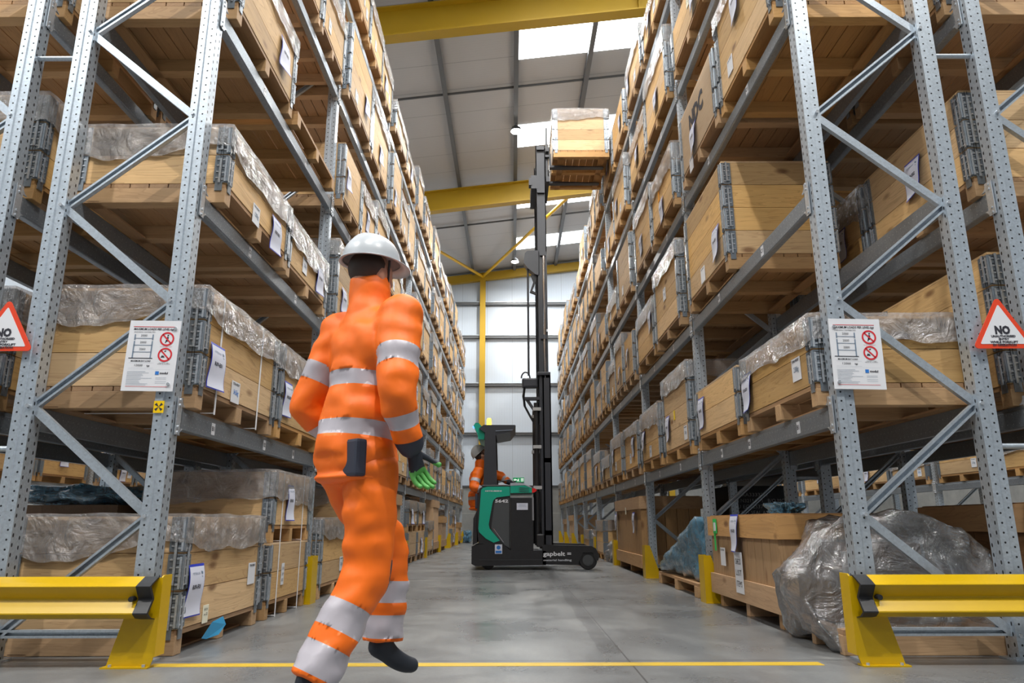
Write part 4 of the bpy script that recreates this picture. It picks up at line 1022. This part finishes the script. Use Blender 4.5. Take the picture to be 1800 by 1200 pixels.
def ell(c, r, mx=None, n=3):
    bm = bmesh.new(); bmesh.ops.create_icosphere(bm, subdivisions=n, radius=1)
    for v in bm.verts: v.co = Vector((c[0]+v.co.x*r[0], c[1]+v.co.y*r[1], c[2]+v.co.z*r[2]))
    return MB().bm(bm, 0, mx, True)
def head_mb(mx):
    """face towards +x"""
    bm = bmesh.new(); bmesh.ops.create_icosphere(bm, subdivisions=4, radius=1)
    for v in bm.verts:
        n = v.co.copy(); x, y, z = n.x*.098, n.y*.076, n.z*.118
        if z < 0: y *= 1 + z*2.6; x = x*(1+z*1.3) + (.012*(-z/.118) if x > 0 else 0)
        fr = max(0, n.x)
        x += .024*math.exp(-((n.y/.16)**2 + ((n.z+.12)/.20)**2))*fr      # nose
        x += .006*math.exp(-((n.y/.5)**2 + ((n.z-.28)/.12)**2))*fr       # brow
        for sy in (-1,1): x -= .011*math.exp(-(((n.y-sy*.36)/.16)**2 + ((n.z-.08)/.12)**2))*fr
        x += .006*math.exp(-((n.y/.28)**2 + ((n.z+.48)/.07)**2))*fr      # lips
        x += .008*math.exp(-((n.y/.25)**2 + ((n.z+.8)/.15)**2))*fr       # chin
        v.co = Vector((x, y, z))
    out = [(MB().bm(bm, 0, mx, True), 0)]
    for sy in (-1,1):
        out.append((ell((-.004, sy*.074, -.01), (.018,.010,.032), mx), 0))
    return out
def eyes_mb(mx):
    mb = MB()
    for sy in (-1,1):
        bm = bmesh.new(); bmesh.ops.create_icosphere(bm, subdivisions=2, radius=.011); mb.bm(bm, 0, mx @ Matrix.Translation((.078, sy*.028, .008)), True)
        bm = bmesh.new(); bmesh.ops.create_icosphere(bm, subdivisions=2, radius=.006); mb.bm(bm, 1, mx @ Matrix.Translation((.0855, sy*.028, .008)), True)
    return mb
def hand(wrist, elbow, side, curl=.5, s=1.0, down=None):
    """palm and five fingers continuing the forearm; returns a skinned mesh.  side=+1 thumb towards 'tside'"""
    w = Vector(wrist); d = (w - Vector(elbow)).normalized()
    tv = Vector(side).normalized(); tv = (tv - d*tv.dot(d)).normalized(); nv = d.cross(tv).normalized()   # palm normal
    nodes = [(*(w - d*.03), .026*s, .020*s), (*w, .026*s, .018*s), (*(w + d*.045*s), .036*s, .017*s), (*(w + d*.08*s), .036*s, .015*s)]
    edges = [(0,1),(1,2),(2,3)]
    lens = [.068,.078,.072,.056]
    for k in range(4):
        base = w + d*.085*s + tv*(.030-.020*k)*s
        p = base; dd = d.copy(); prev = 3
        fl = lens[k]*s; nodes.append((*(p), .0095*s, .0095*s)); edges.append((3, len(nodes)-1)); prev = len(nodes)-1
        for j, q in enumerate((.45,.32,.23)):
            ang = curl*(.5+.45*j) + .05*k
            dd = (d*math.cos(ang) + nv*math.sin(ang)).normalized(); p = p + dd*fl*q
            nodes.append((*p, (.0092-.0008*j)*s, (.0092-.0008*j)*s)); edges.append((prev, len(nodes)-1)); prev = len(nodes)-1
    p = w + d*.025*s + tv*.028*s; nodes.append((*p, .013*s, .013*s)); edges.append((1, len(nodes)-1)); prev = len(nodes)-1
    for j, q in enumerate((.035,.03,.022)):
        dd = (d*.75 + tv*(.7-.25*j) + nv*(.25+.25*j)*curl*1.6).normalized(); p = p + dd*q*s; nodes.append((*p, .0105*s, .0105*s)); edges.append((prev, len(nodes)-1)); prev = len(nodes)-1
    return skin(nodes, edges, 2)
def helmet(root, mx, mat, hair=True):
    bm = bmesh.new(); bmesh.ops.create_uvsphere(bm, u_segments=32, v_segments=20, radius=1)
    bmesh.ops.delete(bm, geom=[v for v in bm.verts if v.co.z < -.02], context='VERTS')
    for v in bm.verts:
        ridge = .06*math.exp(-(v.co.y/.10)**2)*max(0, v.co.z)
        v.co = Vector((v.co.x*.132, v.co.y*.112, v.co.z*(.125+ridge*.12)))
    bm2 = [v for v in bm.verts]
    mb = MB().bm(bm, 0, mx @ Matrix.Translation((0,0,.035)), True)
    n = 40; vs = []
    for i in range(n):
        a = 2*PI*i/n; pk = max(0, math.cos(a))**3*.045
        for rr, z in ((0, .035), (.016+pk, .028-pk*.25), (.016+pk, .024-pk*.25), (0, .027)):
            vs.append(mx @ Vector((math.cos(a)*(.131+rr), math.sin(a)*(.111+rr*.9), z)))
    mb.add(vs, [(4*i+j, 4*((i+1)%n)+j, 4*((i+1)%n)+(j+1)%4, 4*i+(j+1)%4) for i in range(n) for j in range(4)], 0, True)
    h = mb.build('helmet', mat, root)
    MB().tube([mx @ Vector((.03,sy*.085,y_)) for sy, y_ in ((-1,.03),)] + [mx @ Vector((.045,-.06,-.09)), mx @ Vector((.05,0,-.125)), mx @ Vector((.045,.06,-.09)), mx @ Vector((.03,.085,.03))], .005, 6).build('chin_strap', BLK, h)
    if hair:
        q = ell((-.018,0,-.005), (.088,.080,.085), mx); q.build('hair', HAIR, root)
def worker(label, loc, J, hd, head_c, head_rot, glovemats, boots=True, bands=True, legs=True, cloth=HIV):
    root = thing('person', label, 'person', loc)
    V = {k: Vector(v) - Vector(loc) for k, v in J.items() if isinstance(v, tuple)}
    def nd(k, r, r2=None): return (*V[k], r, r2 or r)
    # --- body under the clothes
    hm = Matrix.Translation(Vector(head_c)-Vector(loc)) @ Euler(head_rot).to_matrix().to_4x4()
    ha = math.atan2(hd[1], hd[0]); HR = Matrix.Rotation(ha, 4, 'Z')
    def el(mb, c, r): mb_ = ell((0,0,0), r, Matrix.Translation(c) @ HR, 3); o_ = len(mb.v); mb.v += mb_.v; mb.f += [[i+o_ for i in q] for q in mb_.f]; mb.m += mb_.m; mb.sm += mb_.sm
    def limb(mb, a_, ra, b_, rb):
        n_ = 5; mb.tube([a_.lerp(b_, i/n_) for i in range(n_+1)], [ra+(rb-ra)*i/n_ for i in range(n_+1)], 16)
        el(mb, a_, (ra,)*3); el(mb, b_, (rb,)*3)
    bb = MB()
    el(bb, V['pelvis'], (.10,.15,.13)); el(bb, V['waist'], (.095,.13,.14)); el(bb, V['chest'], (.11,.155,.17)); limb(bb, V['chest'], .07, V['neck'], .055); limb(bb, V['neck'], .052, V['head0'], .055)
    for k in 'RL':
        limb(bb, V['chest'].lerp(V['sh'+k], .7), .055, V['sh'+k], .055); limb(bb, V['sh'+k], .052, V['el'+k], .038); limb(bb, V['el'+k], .038, V['wr'+k], .026)
        limb(bb, V['hip'+k], .082, V['kn'+k], .055); limb(bb, V['kn'+k], .056, V['an'+k], .036)
    for q, _ in head_mb(hm):
        o_ = len(bb.v); bb.v += q.v; bb.f += [[i+o_ for i in g] for g in q.f]; bb.m += q.m; bb.sm += q.sm
    link('body', voxel(bb, .007, [SKIN], 2), root)
    eyes_mb(hm).build('eyes', [WHITE, HAIR], root)
    helmet(root, hm @ Matrix.Translation((-.004,0,.03)), HELM)
    # --- jacket
    jb = MB(); low = V['pelvis'] + Vector((0,0,-.08))
    jb.tube([HR @ Vector((0,0,0)) + low, V['pelvis'], V['waist'], V['chest']], [.168,.165,.155,.15], 20)
    el(jb, low, (.15,.185,.035)); el(jb, V['pelvis'], (.15,.185,.12)); el(jb, V['waist'], (.15,.18,.14)); el(jb, V['chest'], (.155,.20,.19)); el(jb, V['chest'].lerp(V['neck'], .5), (.12,.17,.11))
    limb(jb, V['chest'].lerp(V['neck'], .6), .11, V['neck'], .095); limb(jb, V['neck'], .095, V['head0'], .085)
    for k in 'RL':
        sh, e_, w_ = V['sh'+k], V['el'+k], V['wr'+k]
        limb(jb, V['chest'].lerp(sh, .45), .10, sh, .092); limb(jb, sh, .092, sh.lerp(e_, .5), .085); limb(jb, sh.lerp(e_, .5), .085, e_, .076); limb(jb, e_, .076, e_.lerp(w_, .9), .052)
    jm = voxel(jb, .0095, [], 4)
    def wrinkle(me, amp=.010, fr=9):
        for v in me.vertices:
            q = v.co; d_ = noise.noise(Vector((q.x*fr, q.y*fr, q.z*fr*1.5)))*amp*1.2 + noise.noise(Vector((q.x*7+q.z*6, q.y*7-q.z*5, q.z*13)))*amp*.5
            v.co = q + v.normal*d_
    wrinkle(jm, .012)
    def snap(me, segs, thr):
        """pull vertices onto the tape edges so the bands end cleanly"""
        for v in me.vertices:
            best = None
            for nm, a_, b_, r_ in segs:
                ab = b_-a_; s_ = (v.co-a_).dot(ab)/ab.length_squared; d_ = (v.co-(a_+ab*max(0,min(1,s_)))).length/r_
                if best is None or d_ < best[0]: best = (d_, nm, s_, ab)
            for h_ in thr.get(best[1], ()):
                if abs(best[2]-h_)*best[3].length < .0062: v.co = v.co + best[3]*(h_-best[2])
    snap(jm, [('t',V['pelvis'],V['chest'],.15),('t2',V['chest'],V['neck'],.12)]+[q for k in 'RL' for q in ((k+'1',V['sh'+k],V['el'+k],.07),(k+'2',V['el'+k],V['wr'+k],.07))],
         {'t':(.16,.30,.62,.76),'R1':(.5,.72),'L1':(.5,.72),'R2':(.35,.58,.8),'L2':(.35,.58,.8)})
    jm.materials.clear(); jm.materials.append(cloth); jm.materials.append(REF); jm.materials.append(NAVY)
    def seg(p, a, b):
        ab = b-a; s_ = (p-a).dot(ab)/ab.length_squared; return s_, (p-(a+ab*max(0,min(1,s_)))).length
    for p in jm.polygons:
        c = p.center; mi = 0; best = None
        for nm, a, b in (('t',V['pelvis'],V['chest']),('t2',V['chest'],V['neck']),('r1',V['shR'],V['elR']),('r2',V['elR'],V['wrR']),('l1',V['shL'],V['elL']),('l2',V['elL'],V['wrL'])):
            s_, d_ = seg(c, a, b); r_ = {'t':.15,'t2':.12}.get(nm,.07)
            if best is None or d_/r_ < best[0]: best = (d_/r_, nm, s_)
        _, nm, s_ = best
        if nm == 't' and (.16 < s_ < .30 or .62 < s_ < .76): mi = 1
        if nm in ('r1','l1') and (.50 < s_ < .72): mi = 1
        if nm in ('r2','l2') and (.35 < s_ < .58): mi = 1
        if nm in ('r2','l2') and s_ > .80: mi = 2
        p.material_index = mi; p.use_smooth = True
    link('jacket', jm, root)
    # --- trousers
    if legs:
        tb = MB(); el(tb, V['pelvis'], (.135,.17,.12))
        for k in 'RL':
            h_, k_, n_ = V['hip'+k], V['kn'+k], V['an'+k]
            limb(tb, h_, .108, h_.lerp(k_, .5), .102); limb(tb, h_.lerp(k_, .5), .102, k_, .088); limb(tb, k_, .088, k_.lerp(n_, .5), .086); tb.tube([k_.lerp(n_, .5), k_.lerp(n_, .75), k_.lerp(n_, .94)], [.086,.085,.084], 20)
        tm = voxel(tb, .0095, [], 4); wrinkle(tm, .011, 11)
        snap(tm, [q for k in 'RL' for q in (('u',V['hip'+k],V['kn'+k],1),('c',V['kn'+k],V['an'+k],1))], {'c':(.30,.53,.66,.90)})
        for m_ in (cloth, REF, NAVY): tm.materials.append(m_)
        for p in tm.polygons:
            c = p.center; best = None
            for nm, a, b in (('u',V['hipR'],V['knR']),('c',V['knR'],V['anR']),('u',V['hipL'],V['knL']),('c',V['knL'],V['anL'])):
                s_, d_ = seg(c, a, b)
                if best is None or d_ < best[0]: best = (d_, nm, s_, b-a, c-a)
            mi = 0
            if best[1] == 'c' and (.30 < best[2] < .53 or .66 < best[2] < .90): mi = 1
            if best[1] == 'u' and best[2] > .88 and (c-V['pelvis']).dot(Vector(hd)) > .0 and (best[4]-best[3]).dot(Vector(hd)) > .05: mi = 2
            if best[1] == 'c' and best[2] < .18 and best[4].dot(Vector(hd)) > .045: mi = 2
            p.material_index = mi; p.use_smooth = True
        link('trousers', tm, root)
        for k, toe in (('R', J.get('toeR')), ('L', J.get('toeL'))):
            an = V['an'+k]; tt = Vector(toe)-Vector(loc); fd = (tt-an); fl = fd.copy(); 
            heel = an - Vector((fd.x,fd.y,0)).normalized()*.055 + Vector((0,0,tt.z-an.z+ (.0))) if abs(tt.z-an.z) < .2 else an
            heel.z = max(heel.z, .03)
            sole = [(*(an+Vector((0,0,.10))), .050,.052), (*an, .048,.05), (*(heel*.65+an*.35), .046,.05), (*((heel+tt)/2+Vector((0,0,.03))), .045,.042), (*(tt-Vector((fd.x,fd.y,0)).normalized()*.06), .046,.036), (*(tt-Vector((fd.x,fd.y,0)).normalized()*.02), .036,.03)]
            bm_ = skin(sole, [(0,1),(1,2),(1,3),(3,4),(4,5)], 2); bm_.materials.append(BLKG); bt = link('boot', bm_, root)
    # --- gloves
    for k, sd in (('R', J['thR']), ('L', J['thL'])):
        gm = hand(V['wr'+k], V['el'+k], sd, J.get('curl', .8), 1.12)
        for m_ in glovemats: gm.materials.append(m_)
        w_ = V['wr'+k]; dv = (w_-V['el'+k]).normalized()
        for p in gm.polygons: p.material_index = 1 if (p.center-w_).dot(dv) > .075 and len(glovemats) > 1 else 0
        link('glove', gm, root)
    return root, hm

a = math.radians(48); hx, hy = math.cos(a), math.sin(a); rx_, ry_ = math.sin(a), -math.cos(a)
def rel(c, fwd, right, z): return (c[0]+hx*fwd+rx_*right, c[1]+hy*fwd+ry_*right, z)
C0 = (-.60, 2.90)
J = dict(pelvis=rel(C0,-.03,0,.93), waist=rel(C0,-.01,0,1.10), chest=rel(C0,.02,0,1.36), neck=rel(C0,.02,-.02,1.56), head0=rel(C0,.02,-.03,1.67),
         shR=rel(C0,.02,.185,1.49), elR=rel(C0,-.06,.27,1.17), wrR=rel(C0,.05,.245,.95),
         shL=rel(C0,.0,-.185,1.49), elL=rel(C0,-.10,-.27,1.17), wrL=rel(C0,.08,-.235,.99),
         hipR=rel(C0,-.02,.085,.88), knR=rel(C0,-.02,.095,.50), anR=rel(C0,-.22,.05,.125), toeR=rel(C0,-.01,.07,.03),
         hipL=rel(C0,-.02,-.085,.88), knL=rel(C0,.22,-.085,.56), anL=rel(C0,.20,-.08,.20), toeL=rel(C0,.40,-.08,.11),
         thR=(hx,hy,0), thL=(hx,hy,0), curl=.9)
root, hm = worker('person in orange high-visibility workwear and grey helmet walking across the aisle', (C0[0], C0[1], 0), J, (hx,hy,0), rel(C0,.025,-.03,1.715), (0,0,a), [BLKG, GREENG])
q = MB().bevbox((-.045,-.02,-.08),(.045,.03,.06), .012, 0, Matrix.Translation(Vector(rel(C0,-.13,.12,.93))-Vector((*C0,0))) @ Matrix.Rotation(a-PI/2, 4, 'Z')).build('belt_pouch', NAVY, root)

# driver at the controls, looking up at the load
D0 = (-.40, TC-.15)
ad = math.radians(8)
def rd(x, y, z): return (D0[0]+x, D0[1]+y, z)
JD = dict(pelvis=rd(-.13,0,.98), waist=rd(-.15,0,1.10), chest=rd(-.14,0,1.34), neck=rd(-.12,0,1.52), head0=rd(-.11,0,1.62),
          shR=rd(-.14,-.19,1.46), elR=rd(-.20,-.30,1.22), wrR=rd(.0,-.30,1.16), shL=rd(-.08,.16,1.49), elL=rd(.20,.20,1.42), wrL=rd(.37,.12,1.31),
          hipR=rd(-.1,-.09,.95), knR=rd(.12,-.09,.80), anR=rd(.10,-.09,.55), hipL=rd(-.1,.09,.95), knL=rd(.12,.09,.80), anL=rd(.10,.09,.55), thR=(0,0,1), thL=(0,0,1), curl=.9,
          toeR=rd(.2,-.09,.5), toeL=rd(.2,.09,.5))
worker('person in orange jacket and grey helmet driving the reach truck, head tilted up', (D0[0], D0[1], .55), JD, (1,0,0), rd(-.09,-.02,1.735), (0,-.75,.1), [BLKG])
#END2
# ------------------------------------------------------------------ camera and world
cd = bpy.data.cameras.new('camera'); cam = bpy.data.objects.new('camera', cd); COL.objects.link(cam)
cd.sensor_width = 36; cd.lens = 1261/1800*36; cd.clip_end = 200; cd.clip_start = .05
P, A = math.radians(14.2), math.radians(.15)
f = Vector((0, math.cos(P), math.sin(P))); r0 = Vector((1,0,0)); u0 = Vector((0,-math.sin(P),math.cos(P)))
r = r0*math.cos(A) - u0*math.sin(A); u = r0*math.sin(A) + u0*math.cos(A)
cam.matrix_world = Matrix(((r.x,u.x,-f.x,0),(r.y,u.y,-f.y,0),(r.z,u.z,-f.z,.68),(0,0,0,1)))
SC.camera = cam
w = bpy.data.worlds.new('world'); SC.world = w; w.use_nodes = True
w.node_tree.nodes['Background'].inputs[0].default_value = (.85,.92,1,1); w.node_tree.nodes['Background'].inputs[1].default_value = .22
